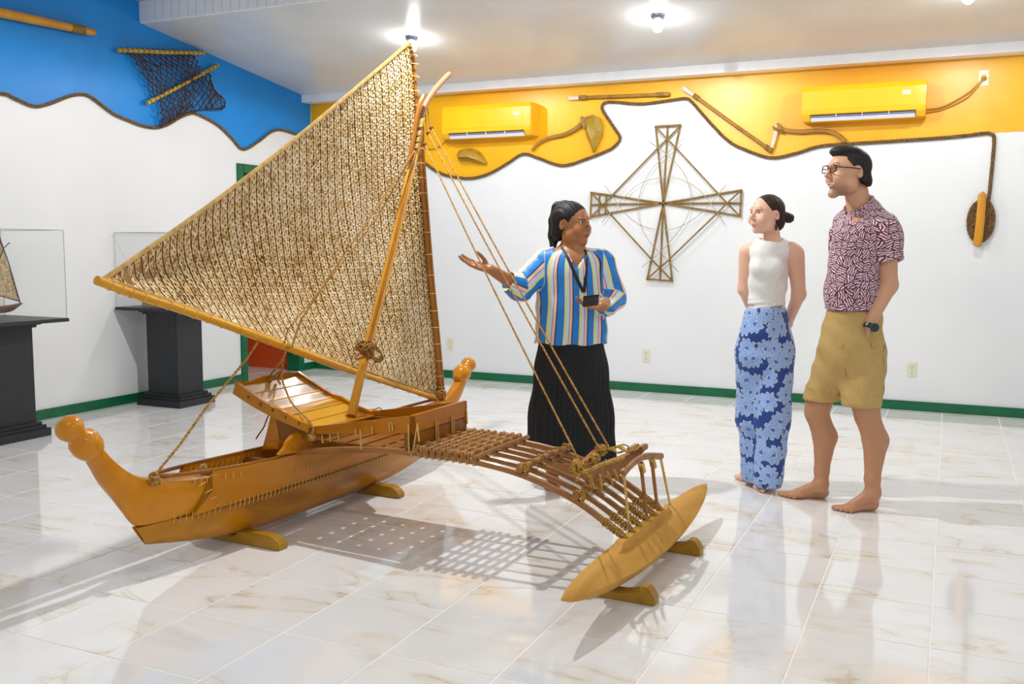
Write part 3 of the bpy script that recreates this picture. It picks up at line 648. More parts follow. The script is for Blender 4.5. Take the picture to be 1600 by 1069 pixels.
for i in range(6):
    u = UN+.012+(UF-UN-.024)*i/5
    for k in range(8):
        v = 1.64+.0095*k; z = boomz(v); c = Vector((v, u, z)); d = Vector((.8, 0, -.55)).normalized(); a = Vector((0, 1, 0)); b = d.cross(a)
        mb.tube([c+(a*math.cos(t)+b*math.sin(t))*(.0155+.0015*(k % 2))+d*(.006*math.sin(2*t+k)) for t in [x*math.pi/4 for x in range(9)]], .0026, 4)
    mb.tube([(1.69, u-.01, .222), (1.72, u-.012, .205), (1.74, u-.012, .198), (1.746, u-.008, .16)], .0035, 4); mb.tube([(1.69, u+.01, .222), (1.72, u+.006, .205), (1.74, u+.0, .198), (1.746, u+.0, .16)], .0035, 4)
mb.build('lashing', SENN2, flo, kind='stuff')
# arch over the float ends of the poles
av = 1.70
ap = smooth_path([L(974, 741, v=av), L(983, 730, v=av), L(996, 719, v=av), L(1010, 713, v=av), L(1034, 713, v=av)], 4)
arch = MB().tube(ap, .0125, 8, flat=(1.2, .8), up=(0, 0, 1)).build('arch_bar', BOOMW, cano, smooth=True)
for a, b in (((1001,722),(1012,820)), ((1018,716),(1029,810))):
    MB().tube([L(*a, v=av), L(*b, v=FV-.03)], [.0085, .0075], 8).build('post', BOOMW, arch, smooth=True)
mb = MB()
for a in ((1001,724),(1018,717)):
    for k in range(9):
        p = L(a[0]+.4*k, a[1]+1.6*k, v=av); mb.tube([p+Vector((math.cos(t), math.sin(t), .2*math.sin(2*t)))*.0125 for t in [x*math.pi/4 for x in range(9)]], .003, 4)
for a, b in (((976,742),(985,838)), ((974,743),(984,838)), ((1033,714),(1049,797)), ((1031,716),(1048,797))): rope_mb(mb, [L(*a, v=av), L(*b, v=FV-.04)], .004, 2, .018, 4, .006)
mb.build('lashing', STITCH, arch, smooth=True, kind='stuff')
# ---- support blocks on the floor: four separate things
def chock(u, v0, v1, h, hullw, zc, label):
    c = Vector(((v0+v1)/2, u, 0)); wv = v1-v0; wc = _MI.inverted() @ c
    r = empty('support_block', wc, CTH, label=label, cat='block', group='blocks under the canoe')
    top = []; n = 28
    for i in range(n+1):
        x = -wv/2+wv*i/n; e = abs(x)/(wv/2); z = h*(1-max(0, (e-.72)/.28)**2.2*.62)
        if zc is not None: z = min(z, zc(x))
        top.append((x, max(.012, z)))
    p = [Vector((-wv/2, -.03, 0))]+[Vector((x, -.03, z)) for x, z in top]+[Vector((wv/2, -.03, 0))]
    MB().prism(p, (0, .06, 0)).build('block', CHK, r, bevel=.004)
hz = lambda u: (lambda x: next((z for (a, z) in [(a, z) for a, z in sec(u)] if a >= abs(x)), 9)-.009)
chock(-.62, -.27, .27, .058, .1, hz(-.62), 'curved wooden block under the near end of the canoe hull')
chock(.33, -.24, .245, .058, .1, hz(.33), 'curved wooden block under the far end of the canoe hull')
fz = lambda x: (.034+2.2*x*x if abs(x) < .09 else 9)
chock(-.47, 1.6, 1.9, .066, .07, fz, 'curved wooden block under the near end of the outrigger float')
chock(.16, 1.6, 1.89, .066, .07, fz, 'curved wooden block under the far end of the outrigger float')
# ---- sail
SV = -.045
Bp = [L(a, b, v=SV) for a, b in ((687,620),(640,604),(560,576),(490,553),(420,526),(340,498),(270,474),(205,452),(158,438))]
Pk = L(640, 66, v=SV); Cl = Bp[-1]; Tk = Bp[0]
luff = [L(a, b, v=SV) for a, b in ((687,620),(681,560),(671,430),(661,320),(655,250),(651,170),(647,100),(640,66))]
Bs = smooth_path(Bp, 8); Ls = smooth_path(luff, 8)
def arc(P, t):
    LL = [0]
    for a, b in zip(P, P[1:]): LL.append(LL[-1]+(b-a).length)
    x = t*LL[-1]
    for i in range(len(P)-1):
        if x <= LL[i+1]+1e-9: return P[i].lerp(P[i+1], (x-LL[i])/max(1e-9, LL[i+1]-LL[i]))
    return P[-1].copy()
TB = [arc(Bs, i/60) for i in range(61)]; TL = [arc(Ls, i/60) for i in range(61)]
def tab(T, t): x = min(max(t, 0), 1)*60; i = min(59, int(x)); return T[i].lerp(T[i+1], x-i)
def SP(s, t):
    """sail point: s from luff to clew along the boom, t from boom to leech"""
    p = tab(TB, s); e = Pk.lerp(Cl, min(1, s+.07*math.sin(math.pi*s))); sag = math.sin(math.pi*s); n_ = Vector((0, .52, -.85)); e = e+n_*.045*sag
    q = p.lerp(e, t)
    lf = tab(TL, t)-Tk.lerp(Pk, t); q = q+lf*max(0, 1-s*4)**1.5   # curved luff
    belly = -.13*math.sin(math.pi*min(1, s*1.05))**.8*math.sin(math.pi*min(1, .08+t*.86))
    fold = .018*math.sin(9*s+5*t)*math.sin(math.pi*s)*math.sin(math.pi*t) + .03*math.exp(-((s-.12-.25*(1-t))/.05)**2)*math.sin(math.pi*t)
    return q+Vector((belly+fold, 0, 0))
def sailmat():
    m, t, b = nt_mat('pandanus_weave'); at_ = N(t, 'ShaderNodeAttribute', attribute_name='tone'); tc = N(t, 'ShaderNodeTexCoord')
    nz = N(t, 'ShaderNodeTexNoise'); nz.inputs['Scale'].default_value = 2.3; nz.inputs['Detail'].default_value = 5; t.links.new(tc.outputs['Object'], nz.inputs['Vector'])
    n2 = N(t, 'ShaderNodeTexNoise'); n2.inputs['Scale'].default_value = 160; t.links.new(tc.outputs['Object'], n2.inputs['Vector'])
    r = ramp(t, [(0, (84, 54, 16)), (.14, (146, 108, 50)), (.36, (190, 152, 88)), (.66, (216, 186, 132)), (1, (242, 222, 184))])
    m1 = N(t, 'ShaderNodeMath', operation='MULTIPLY_ADD'); m1.inputs[1].default_value = 1.2; m1.inputs[2].default_value = -.6; t.links.new(nz.outputs['Fac'], m1.inputs[0])
    m2 = N(t, 'ShaderNodeMath', operation='ADD'); t.links.new(m1.outputs[0], m2.inputs[0]); t.links.new(at_.outputs['Fac'], m2.inputs[1])
    m3 = N(t, 'ShaderNodeMath', operation='MULTIPLY_ADD'); m3.inputs[1].default_value = .25; t.links.new(n2.outputs['Fac'], m3.inputs[0]); t.links.new(m2.outputs[0], m3.inputs[2])
    m4 = N(t, 'ShaderNodeMath', operation='SUBTRACT'); m4.inputs[1].default_value = .12; t.links.new(m3.outputs[0], m4.inputs[0])
    t.links.new(m4.outputs[0], r.inputs[0]); t.links.new(r.outputs[0], b.inputs['Base Color']); b.inputs['Roughness'].default_value = .42
    return m
WEAVE = sailmat(); TAPE = plain('sail_tape', (196, 160, 92), .6, var=.12, scale=30, bmp=.3)
NPAN = 44
# border tape = the sail's own mesh
mb = MB(); E1 = [SP(s/60, 1.0) for s in range(61)]; mb.tube([p+Vector((.004, 0, 0)) for p in E1], .011, 6, flat=(.35, 1), up=(1, 0, 0))
E2 = [SP(s/60, 0.0) for s in range(61)]; mb.tube([p+Vector((.004, 0, .008)) for p in E2], .006, 6)
E3 = [SP(0, s/40) for s in range(41)]; mb.tube([p+Vector((.004, -.004, 0)) for p in E3], .008, 6, flat=(.4, 1), up=(1, 0, 0))
sail = mb.build('sail', TAPE, cano, smooth=True)
for i in range(NPAN):
    s0, s1 = i/NPAN, (i+1)/NPAN; sm = (s0+s1)/2
    H = (SP(sm, 1)-SP(sm, 0)).length; Wp = (tab(TB, s1)-tab(TB, s0)).length
    if H < .03: continue
    V = []; Fc = []; tone = []
    rows = max(1, int(H/.06)); g = .04
    for k in range(rows+1):           # backing
        for s in (s0, s1): V.append(SP(s, k/rows)-Vector((.0015, 0, 0))); tone.append(.22)
    for k in range(rows): Fc.append((2*k, 2*k+1, 2*k+3, 2*k+2))
    ncol = 3; nrow = max(2, int(H/.0165)); cw = (s1-s0)*.92/ncol; rh = 1/nrow; sx = s0+(s1-s0)*.04
    for r_ in range(nrow):
        for c_ in range(ncol):
            ph = (r_+c_*1 + i) % 2; tn = rng.normal(.68, .2); cs = sx+(c_+.5)*cw; ct = (r_+.5+.25*(c_ % 2))*rh
            if ct+.6*rh > 1: continue
            a = math.radians(50 if ph else -40)+rng.normal(0, .13); ca, sa = math.cos(a), math.sin(a); hl, hw_ = .0145+rng.normal(0, .0015), .0076+rng.normal(0, .0008)
            tl_ = rng.normal(0, 1); base = len(V); us_ = cw/(Wp*.92/ncol); vt = 1/H
            for (x, y, h) in ((-1, -.8, .000), (-1, .8, .000), (0, -1, .0052), (0, 1, .0048), (1, -.8, .001), (1, .8, .001), (0, 0, .0062)):
                dx = x*hl*ca-y*hw_*sa; dy = x*hl*sa+y*hw_*ca
                ss = min(s1, max(s0, cs+dx*us_)); tt_ = min(1, max(0, ct+dy*vt)); V.append(SP(ss, tt_)+Vector((h*.75+tl_*x*.0014, 0, 0))); tone.append(tn+(.12 if x == 0 and y == 0 else -.06))
            Fc += [(base, base+2, base+6), (base, base+6, base+1), (base+1, base+6, base+3), (base+2, base+4, base+6), (base+6, base+4, base+5), (base+6, base+5, base+3)]
    o = mk('panel', V, Fc, WEAVE, sail); atb = o.data.attributes.new('tone', 'FLOAT', 'POINT'); atb.data.foreach_set('value', np.clip(np.array(tone, dtype=np.float32), 0, 1))
# seam cords between panels
mb = MB()
for i in range(1, NPAN):
    s = i/NPAN; H = (SP(s, 1)-SP(s, 0)).length; n = max(2, int(H/.08)); mb.tube([SP(s, k/n)+Vector((.0015, 0, 0)) for k in range(n+1)], .0018 if s > .45 else .0012, 4)
mb.build('seam_cord', ROPED, sail, kind='stuff')
# boom spar and yard
bp = [L(a, b, v=SV+.02) for a, b in ((151,438),(205,458),(270,479),(340,503),(420,532),(490,558),(560,583),(640,609),(692,627))]
boom = MB().tube(smooth_path(bp, 4), [.0185]*12+[.0195]*12+[.016]*9, 10).build('sail_boom', SPAR, cano, smooth=True)
mb = MB(); bs = smooth_path(bp, 10)
for i in range(4, len(bs)-1, 3):
    p = bs[i]; d = (bs[i+1]-bs[i]).normalized(); a = Vector((1, 0, 0)); b = d.cross(a); mb.tube([p+(a*math.cos(t)+b*math.sin(t)*1.02)*.0205 for t in [x*math.pi/4 for x in range(9)]], .0017, 4)
mb.build('lacing', STITCH, boom, kind='stuff')
yp = [L(a, b, v=SV+.012) for a, b in ((690,628),(687,600),(680,520),(671,430),(662,320),(656,240),(651,165),(647,95),(641,68))]
yard = MB().tube(smooth_path(yp, 4), [.0165-.0003*i for i in range(33)], 10).build('yard', SPARB, cano, smooth=True)
MB().tube(smooth_path([p+Vector((.012, .018, 0)) for p in yp[:7]], 4), .009, 8).build('luff_pole', SPARB, yard, smooth=True)
mb = MB(); ys = smooth_path(yp, 10)
for i in range(3, len(ys)-2, 3):
    p = ys[i]; a = Vector((1, 0, 0)); b = Vector((0, 1, 0)); mb.tube([p+(a*math.cos(t)+b*math.sin(t)*1.3)*.021+Vector((0, .008, 0)) for t in [x*math.pi/4 for x in range(9)]], .0022, 4)
mb.build('lacing', STITCH, yard, kind='stuff')
# ---- mast
mp = [L(549, 650, v=.2), L(561, 598, v=.175), L(573, 548, v=.15), L(612, 395, v=.1), L(648, 240, v=.05), L(656, 205, v=.045)]
mast = MB().tube(smooth_path(mp, 4), [.0225]*21, 12).build('mast', SPAR, cano, smooth=True)
MB().tube([p+Vector((.012, -.018, 0)) for p in smooth_path(mp[2:], 4)], .009, 8).build('mast_batten', SPARB, mast, smooth=True)
hp = [L(a, b, v=.045) for a, b in ((643,262),(650,225),(657,190),(664,165),(676,145),(690,128),(702,116))]
MB().tube(smooth_path(hp, 4), [.019, .019, .018, .017]+[.0165]*21, 10).build('mast_head', wood('pinkish_wood', (150, 98, 70), (168, 116, 84), .35, 4, (1, 1, 1), .3), mast, smooth=True)
MB().tube(smooth_path([L(a, b, v=.06) for a, b in ((640,250),(648,205),(652,180),(657,160),(662,150))], 4), .012, 8).build('fork', SPARB, mast, smooth=True)
mb = MB(); 
for a, b in ((652,205),(650,215),(648,225),(656,186),(655,192)):
    for k in range(5):
        p = L(a-.3*k, b+1.4*k, v=.048); mb.tube([p+Vector((math.cos(t), math.sin(t), .25*math.sin(t)))*.025 for t in [x*math.pi/4 for x in range(9)]], .0028, 4)
mb.build('lashing', STITCH, mast, kind='stuff')
mb = MB(); c = L(574, 545, v=.2); 
knot(c, .036, 22, .005); knot(L(566, 541, v=.2), .03, 9, .005); knot(L(579, 556, v=.19), .018, 9, .0055)
for k in range(5): mb.tube(smooth_path([c, L(584+k, 538+2*k, v=.2), L(595+k, 552+2*k, v=.2), L(592-k, 562+k, v=.2), L(580, 555, v=.2)], 4), .0045, 5)
mb.tube(smooth_path([L(566, 550, v=.2), L(556, 556, v=.2), L(557, 562, v=.2), L(563, 560, v=.2), L(573, 557, v=.2)], 4), .005, 5)
mb.build('coiled_rope', plain('honey_rope', (150, 104, 44), .85, var=.3, scale=80, bmp=.4), mast, smooth=True, kind='stuff')
# ---- rigging ropes
def rig(pts, r=.0055, name='rope', mat=ROPE, parent=cano):
    m = MB(); rope_mb(m, pts, r, 2, r*6, 5, r*1.5); return m.build(name, mat, parent, smooth=True)
for (a, ea), (b, eb) in ((((662,222), .06), ((906,722), .46)), (((667,204), .06), ((937,702), .48)), (((672,196), .06), ((952,700), .48))):
    p, q_ = L(*a, v=.06), L(*b, z=eb); sag = [p.lerp(q_, i/12)-Vector((0, 0, .018*math.sin(math.pi*i/12))) for i in range(13)]
    o = rig(sag, .005, 'shroud'); k = MB().ball(sag[0].lerp(sag[1], .12), (.012, .012, .014), 8, 6).build('knot', ROPED, o, smooth=True)
rig([L(672, 196, v=.06), L(668, 170, v=.05), L(664, 160, v=.05)], .004); rig([L(667, 204, v=.06), L(665, 180, v=.05), L(661, 165, v=.05)], .004); rig([L(662, 222, v=.06), L(662, 200, v=.06), L(658, 180, v=.05)], .004)
rig([L(404, 533, v=SV+.02), L(385, 562, v=-.03), L(320, 640, v=-.02), L(282, 694, v=-.01), L(240, 745, v=.0)], .0065, 'fore_stay')
rig([L(648, 235, v=.08), L(600, 310, v=.09), L(540, 395, v=.08), L(470, 500, v=.03), L(455, 545, v=-.01)], .005)
rig([L(646, 240, v=.08), L(590, 340, v=.09), L(520, 430, v=.08), L(450, 515, v=.03), L(444, 536, v=-.01)], .004)
rig(smooth_path([L(446, 538, v=-.02), L(445, 555, v=-.05), L(434, 572, v=-.1), L(424, 584, v=-.18), L(428, 588, v=-.2), L(438, 580, v=-.16), L(434, 592, v=-.2), L(438, 600, u=-.2)], 4), .0055)
rig(smooth_path([L(444, 556, v=-.06), L(440, 585, u=-.18), L(445, 605, u=-.2), L(455, 628, u=-.25), L(470, 645, u=-.28), L(480, 655, u=-.32), L(489, 668, u=-.37), L(487, 682, u=-.38)], 5), .0055)
m = MB(); 
knot_c = L(420, 592, u=-.15); mb = m
for k in range(4): m.tube(smooth_path([L(400+2*k, 598, u=-.12), L(412, 592-k, u=-.12), L(424, 586+k, u=-.14), L(424, 593+k, u=-.15), L(412, 597+k, u=-.14), L(400, 600+k, u=-.12)], 4), .0045, 5)
knot(L(240, 745, v=.0), .018, 8, .0045); knot(L(243, 751, v=.05), .02, 7, .005); knot(L(317, 733, v=.03), .02, 9, .0045); knot(L(689, 617, v=.0), .035, 12, .0045); knot(L(449, 541, v=-.01), .014, 6, .004)
m.tube(smooth_path([L(243, 750, v=.03), L(280, 742, v=.03), L(317, 734, v=.03), L(340, 738, v=.09)], 4), .0035, 5)
knot(L(487, 684, u=UN-.02), .016, 7, .0045)
m.build('rope_coil', ROPE, cano, smooth=True, kind='stuff')
rig(smooth_path([L(583, 642, v=.3), L(592, 637, v=.3), L(597, 641, v=.35)], 4), .004)
rig(smooth_path([L(424, 640, u=-.33), L(417, 655, u=-.34), L(412, 668, u=-.36), L(405, 678, u=-.37), L(400, 686, u=-.38)], 4), .004, 'rope', ROPED)
# ================================================================== STICK FRAME on the back wall
STK = wood('stick_wood', (108, 84, 38), (150, 118, 60), .5, 9, (1, 1, 1), 0); REED = plain('thin_reed', (176, 164, 140), .6, var=.15, scale=20)
def Z5(a, b, off=.02): return at(900+.2525*a, 180+.2525*b, y=BWY-off)
c0 = Z5(540, 545); sf = empty('stick_chart', c0, label='cross shaped frame of lashed wooden sticks and thin arcs on the white wall', cat='stick chart')
def stick(a, b, off, r=.0085, n=6):
    p, q = Z5(*a, off)-c0, Z5(*b, off)-c0; d = (q-p)*.012; k = 5
    MB().tube([p-d, p.lerp(q, .33)+Vector((.001, 0, .0015)), p.lerp(q, .66)-Vector((.0012, 0, .001)), q+d], r, n).build('stick', STK, sf, smooth=True)
ce = (540, 545)
for a in ((493,72),(567,66),(645,62),(1022,465),(1015,545),(1015,625),(95,480),(95,555),(90,630),(440,1015),(519,1020),(595,1025)): stick(a, ce, .02)
for a, b in (((493,70),(648,60)), ((1022,462),(1015,628)), ((95,478),(90,632)), ((436,1015),(598,1026)), ((145,485),(142,622)), ((187,488),(182,608))): stick(a, b, .034)
for a, b in (((497,75),(1008,618)), ((648,62),(93,628)), ((95,482),(592,1022)), ((1022,465),(443,1012))):
    m_ = ((a[0]+b[0])/2, (a[1]+b[1])/2); stick(a, b, .048) if False else None
def bent(P, off=.048, r=.0075, nm='stick', mat=None): MB().tube([p-c0 for p in smooth_path([Z5(*q, off) for q in P], 3)], r, 6).build(nm, mat or STK, sf, smooth=True)
bent([(497,75),(565,150),(615,200),(880,487),(935,545),(1008,618)]); bent([(648,62),(563,150),(505,205),(225,495),(165,558),(93,628)], .034)
bent([(95,482),(160,552),(210,610),(465,890),(520,945),(592,1022)], .034); bent([(1022,465),(935,545),(870,610),(580,890),(517,945),(443,1012)])
for P in ([(447,160),(560,240),(660,350),(712,480),(700,600),(640,710),(520,850),(408,940)], [(665,145),(550,250),(450,360),(388,520),(400,680),(460,790),(540,870),(635,970)], [(180,435),(260,550),(350,650),(470,705),(600,705),(720,650),(830,550),(930,430)], [(160,665),(260,550),(370,440),(480,395),(600,385),(720,430),(830,540),(920,680)]):
    bent(P, .056, .0028, 'reed', REED)
mb = MB()
for q in ((540,545),(493,72),(567,66),(645,62),(1022,465),(1015,545),(1015,625),(95,480),(95,555),(90,630),(440,1015),(519,1020),(595,1025),(563,150),(935,545),(165,555),(519,945),(505,205),(615,200),(880,487),(870,610),(225,495),(210,610),(465,890),(580,890)):
    p = Z5(*q, .034)-c0; mb.ball(p, (.0105, .022, .0105), 8, 6)
mb.build('lashing', STK, sf, smooth=True, kind='stuff')
# ================================================================== left wall: pole and net
def Wl(px, py, off=.03): return at(px, py, x=LWX+off)
p0, p1 = Wl(-60, 7, .05), Wl(148, 51, .05); r = empty('bamboo_pole', p1, label='long golden wooden pole high on the blue wall', cat='pole')
d = p0-p1; MB().tube([Vector(), d*.02, d*.06, d*.5, d], [.02, .026, .029, .034, .036], 12).build('shaft', GW, r, smooth=True)
k1 = d.normalized(); ka = k1.orthogonal().normalized(); kb = k1.cross(ka); mb = MB()
mb.tube([k1*(.1+.0011*i)+(ka*math.cos(i*.8)+kb*math.sin(i*.8))*.031 for i in range(120)], .004, 4); mb.build('lashing', SENN, r, kind='stuff')
BAM = wood('bamboo', (150, 118, 40), (190, 160, 80), .45, 6, (1, 1, 1), 0)
nt = empty('hand_net', Wl(260, 120), label='dark fishing net strung between two bamboo sticks on the blue wall', cat='net'); no = Wl(260, 120)
for a, b in (((184, 78), (318, 83)), ((230, 161), (340, 102))):
    p, q = Wl(*a, .05)-no, Wl(*b, .05)-no; st = MB().tube([p, p.lerp(q, .5)+Vector((0, 0, -.004)), q], .019, 10).build('bamboo_stick', BAM, nt, smooth=True)
    m = MB(); dd = (q-p).normalized(); aa = dd.orthogonal().normalized(); bb = dd.cross(aa)
    for t in [.03+.94*i/16 for i in range(17)]: c = p.lerp(q, t); m.tube([c+dd*.003*math.sin(x)+(aa*math.cos(x)+bb*math.sin(x))*.0205 for x in [y*math.pi/4 for y in range(9)]], .003, 4)
    m.build('binding', plain('net_cord', (66, 42, 36), .9, var=.3, scale=50), st, kind='stuff')
NETC = _mats['net_cord']; mb = MB(); Rn = random.Random(5)
def netpatch(TT, BB, nu, nv, sag=0, jit=1.0):
    T = [Wl(*p, .045) for p in TT]; B = [Wl(*p, .04) for p in BB]
    T = smooth_path(T, 4); B = smooth_path(B, 4)
    def pk(P, t): x = t*(len(P)-1); i = min(len(P)-2, int(x)); return P[i].lerp(P[i+1], x-i)
    G = {}
    for j in range(nv+1):
        for i in range(nu+1):
            u = (i+(.5 if j % 2 else 0))/(nu+.5); v = j/nv; p = pk(T, min(1, u)).lerp(pk(B, min(1, u)), v)-no
            if 0 < j: p += Vector((.02*Rn.random()+.03*math.sin(v*3), Rn.gauss(0, .006)*jit, Rn.gauss(0, .006)*jit-.02*sag*math.sin(math.pi*u)))
            G[i, j] = p
    for j in range(nv):
        for i in range(nu+1):
            for di in ((0, -1) if j % 2 == 0 else (0, 1)):
                if (i+di, j+1) in G: 
                    a, b = G[i, j], G[i+di, j+1]; m_ = (a+b)/2+Vector((.004, 0, -.004)); mb.tube([a, m_, b], .0054, 4, cap=False)
            mb.ball(G[i, j], .0092, 5, 4)
    for P in (T, B): mb.tube([p-no for p in P], .005, 5)
    for s in (0, nu): mb.tube([G[s, j] for j in range(nv+1)], .004, 4)
netpatch([(200, 83), (230, 84), (265, 84), (299, 85)], [(240, 152), (262, 145), (290, 132), (312, 121)], 11, 9, .5)
netpatch([(244, 155), (275, 140), (300, 128), (326, 112)], [(250, 198), (270, 186), (290, 176), (330, 170)], 11, 8, .2, 1.3)
netpatch([(326, 112), (332, 135), (336, 146)], [(320, 168), (335, 172), (350, 168)], 3, 4, 0, 1.4)
mb.tube([Wl(a, b, .05)-no for a, b in ((336,146),(346,150),(352,158),(351,168),(345,171),(330,168))], .006, 5)
mb.build('netting', NETC, nt, kind='stuff')
# ================================================================== pedestals, cases, model canoe
BLK = plain('black_paint', (30, 33, 38), .45, var=.18, scale=120, bmp=.3)
def glassmat():
    m = bpy.data.materials.new('acrylic'); m.use_nodes = True; t = m.node_tree; t.nodes.clear(); o = N(t, 'ShaderNodeOutputMaterial'); a = N(t, 'ShaderNodeBsdfTransparent'); b = N(t, 'ShaderNodeBsdfGlossy'); mx = N(t, 'ShaderNodeMixShader'); f = N(t, 'ShaderNodeFresnel')
    a.inputs[0].default_value = (.992, .994, .994, 1); b.inputs[1].default_value = .02; f.inputs[0].default_value = 1.4; mx.inputs[0].default_value = .03; t.links.new(a.outputs[0], mx.inputs[1]); t.links.new(b.outputs[0], mx.inputs[2]); t.links.new(mx.outputs[0], o.inputs[0]); return m
GLS = glassmat(); EDG = plain('acrylic_edge', (150, 156, 154), .3, var=.02)
def pedestal(x0, x1, y0, y1, label, H=.805):
    cx, cy = (x0+x1)/2, (y0+y1)/2; w, d = (x1-x0)/2, (y1-y0)/2; r = empty('pedestal', (cx, cy, 0), label=label, cat='pedestal', group='black pedestals along the left wall')
    MB().box((-w+.07, -d+.06, .09), (w-.07, d-.06, H-.05)).build('column', BLK, r, bevel=.003)
    MB().box((-w, -d, 0), (w, d, .055)).build('plinth', BLK, r, bevel=.003)
    MB().box((-w+.02, -d+.02, .055), (w-.02, d-.02, .078)).box((-w+.04, -d+.04, .078), (w-.04, d-.04, .1)).build('plinth_moulding', BLK, r, bevel=.003)
    MB().box((-w+.05, -d+.04, H-.06), (w-.05, d-.04, H-.04)).box((-w+.03, -d+.02, H-.042), (w-.03, d-.02, H-.022)).build('cap_moulding', BLK, r, bevel=.003)
    tx0 = max(-w-.1, LWX+.02-cx); MB().box((tx0, -d-.1, H-.024), (w+.1, d+.1, H)).build('top_slab', BLK, r, bevel=.004)
    return r, (cx+tx0, cx+w+.1, cy-d-.1, cy+d+.1)
def case(b, z0, z1, label):
    x0, x1, y0, y1 = b; i = .012; x0 += i; x1 -= i; y0 += i; y1 -= i; cx, cy = (x0+x1)/2, (y0+y1)/2; w, d = (x1-x0)/2, (y1-y0)/2; h = z1-z0; t = .004
    r = empty('display_case', (cx, cy, z0+.001), label=label, cat='display case', group='clear display cases')
    for lo, hi in (((-w, -d, 0), (w, -d+t, h)), ((-w, d-t, 0), (w, d, h)), ((-w, -d+t, 0), (-w+t, d-t, h)), ((w-t, -d+t, 0), (w, d-t, h)), ((-w+t, -d+t, h-t), (w-t, d-t, h))): MB().box(lo, hi).build('panel', GLS, r)
    mb = MB()
    for sx in (-1, 1):
        for sy in (-1, 1): mb.bar((sx*w, sy*d, 0), (sx*w, sy*d, h), .0022, 5)
    for s in (-1, 1): mb.bar((-w, s*d, h), (w, s*d, h), .0022, 5).bar((s*w, -d, h), (s*w, d, h), .0022, 5)
    mb.build('edge_joint', EDG, r, kind='stuff')
p1, b1 = pedestal(-6.02, -5.556, 4.03, 4.53, 'black pedestal at the left edge carrying a model canoe in a clear case')
p2, b2 = pedestal(-6.0, -5.54, 5.71, 6.12, 'black pedestal behind the sail boom, near the doorway')
case(b1, .805, 1.4, 'clear display case over the model canoe at the left edge'); case(b2, .805, 1.4, 'clear display case partly behind the sail, on the pedestal nearer the doorway')
r = empty('wooden_box', (-5.75, 5.83, .806), label='reddish wooden box inside the clear case behind the sail', cat='box'); MB().box((-.16, -.12, 0), (.2, .2, .055)).build('body', wood('dusty_red_wood', (150, 112, 84), (170, 130, 100), .5, 4, (1, 1, 1), 0), r, bevel=.004)
# model canoe: seen from its outrigger side
MDW = wood('model_wood', (96, 66, 48), (122, 88, 62), .5, 12, (1, 1, 1), 0, dark=(70, 44, 40)); MDS = plain('model_sail', (168, 146, 110), .7, var=.25, scale=60, bmp=.5); MDP = plain('model_spar', (74, 48, 60), .5, var=.2)
X1 = -5.68; mo = at(-30, 490, x=X1); mo.z = .806; r = empty('model_canoe', mo, label='small model sailing canoe inside the case at the left edge', cat='model')
A = lambda a, b, dx=0: at(a, b, x=X1+dx)-mo
top = smooth_path([A(-95,476), A(-60,482), A(-25,481), A(10,478), A(27,475), A(35,473)], 3); bot = smooth_path([A(-93,478), A(-60,489), A(-25,490), A(5,489), A(20,485), A(34,475)], 3); n = len(top); rg = []
for i, (a, b) in enumerate(zip(top, bot)):
    w = .03*math.sin(math.pi*min(1, max(0, (i+.3)/n)))**.6; m_ = b.lerp(a, .5); rg.append([a+Vector((w, 0, 0)), m_+Vector((w*.95, 0, 0)), b+Vector((w*.3, 0, 0)), b-Vector((w*.3, 0, 0)), m_-Vector((w*.95, 0, 0)), a-Vector((w, 0, 0)), a-Vector((w*.7, 0, .004)), a+Vector((w*.7, 0, -.004))])
MB().loft(rg).build('hull', MDW, r, smooth=True)
a, b, c = A(31, 471), A(-10, 345), A(-95, 435)
V = []; Fq = []; n = 8
for i in range(n+1):
    for j in range(n+1):
        s, t = i/n, j/n; p = a.lerp(c, s).lerp(b, t) if False else (a.lerp(c, s)).lerp(b.lerp(c, s), t); V.append(p+Vector((-.03*math.sin(math.pi*s)*math.sin(math.pi*t), 0, 0)))
for i in range(n):
    for j in range(n): k = i*(n+1)+j; Fq.append((k, k+1, k+n+2, k+n+1))
sl = mk('sail', V+[v+Vector((-.002, 0, 0)) for v in V], Fq+[tuple(x+len(V) for x in f[::-1]) for f in Fq], MDS, r, True)
MB().tube([a+Vector((.002, 0, -.01)), a.lerp(b, .5)+Vector((.004, .006, 0)), b], .0042, 6).build('yard', MDP, r, smooth=True); MB().tube([a, c], .004, 6).build('sail_boom', MDP, r, smooth=True)
MB().tube(smooth_path([A(-20, 478), A(-8, 430), A(4, 392), A(9, 385), A(15, 379)], 3), .0035, 6).build('mast', MDP, r, smooth=True)
MB().tube(smooth_path([A(-3, 372), A(1, 380), A(5, 389), A(4, 395)], 3), .003, 6).build('fork', MDP, r, smooth=True)
mb = MB(); mb.box((-.05, -.1, 0), (.03, -.06, .022)).build('cradle', MDW, r); MB().box((-.05, .08, 0), (.03, .11, .022)).build('cradle', MDW, r)
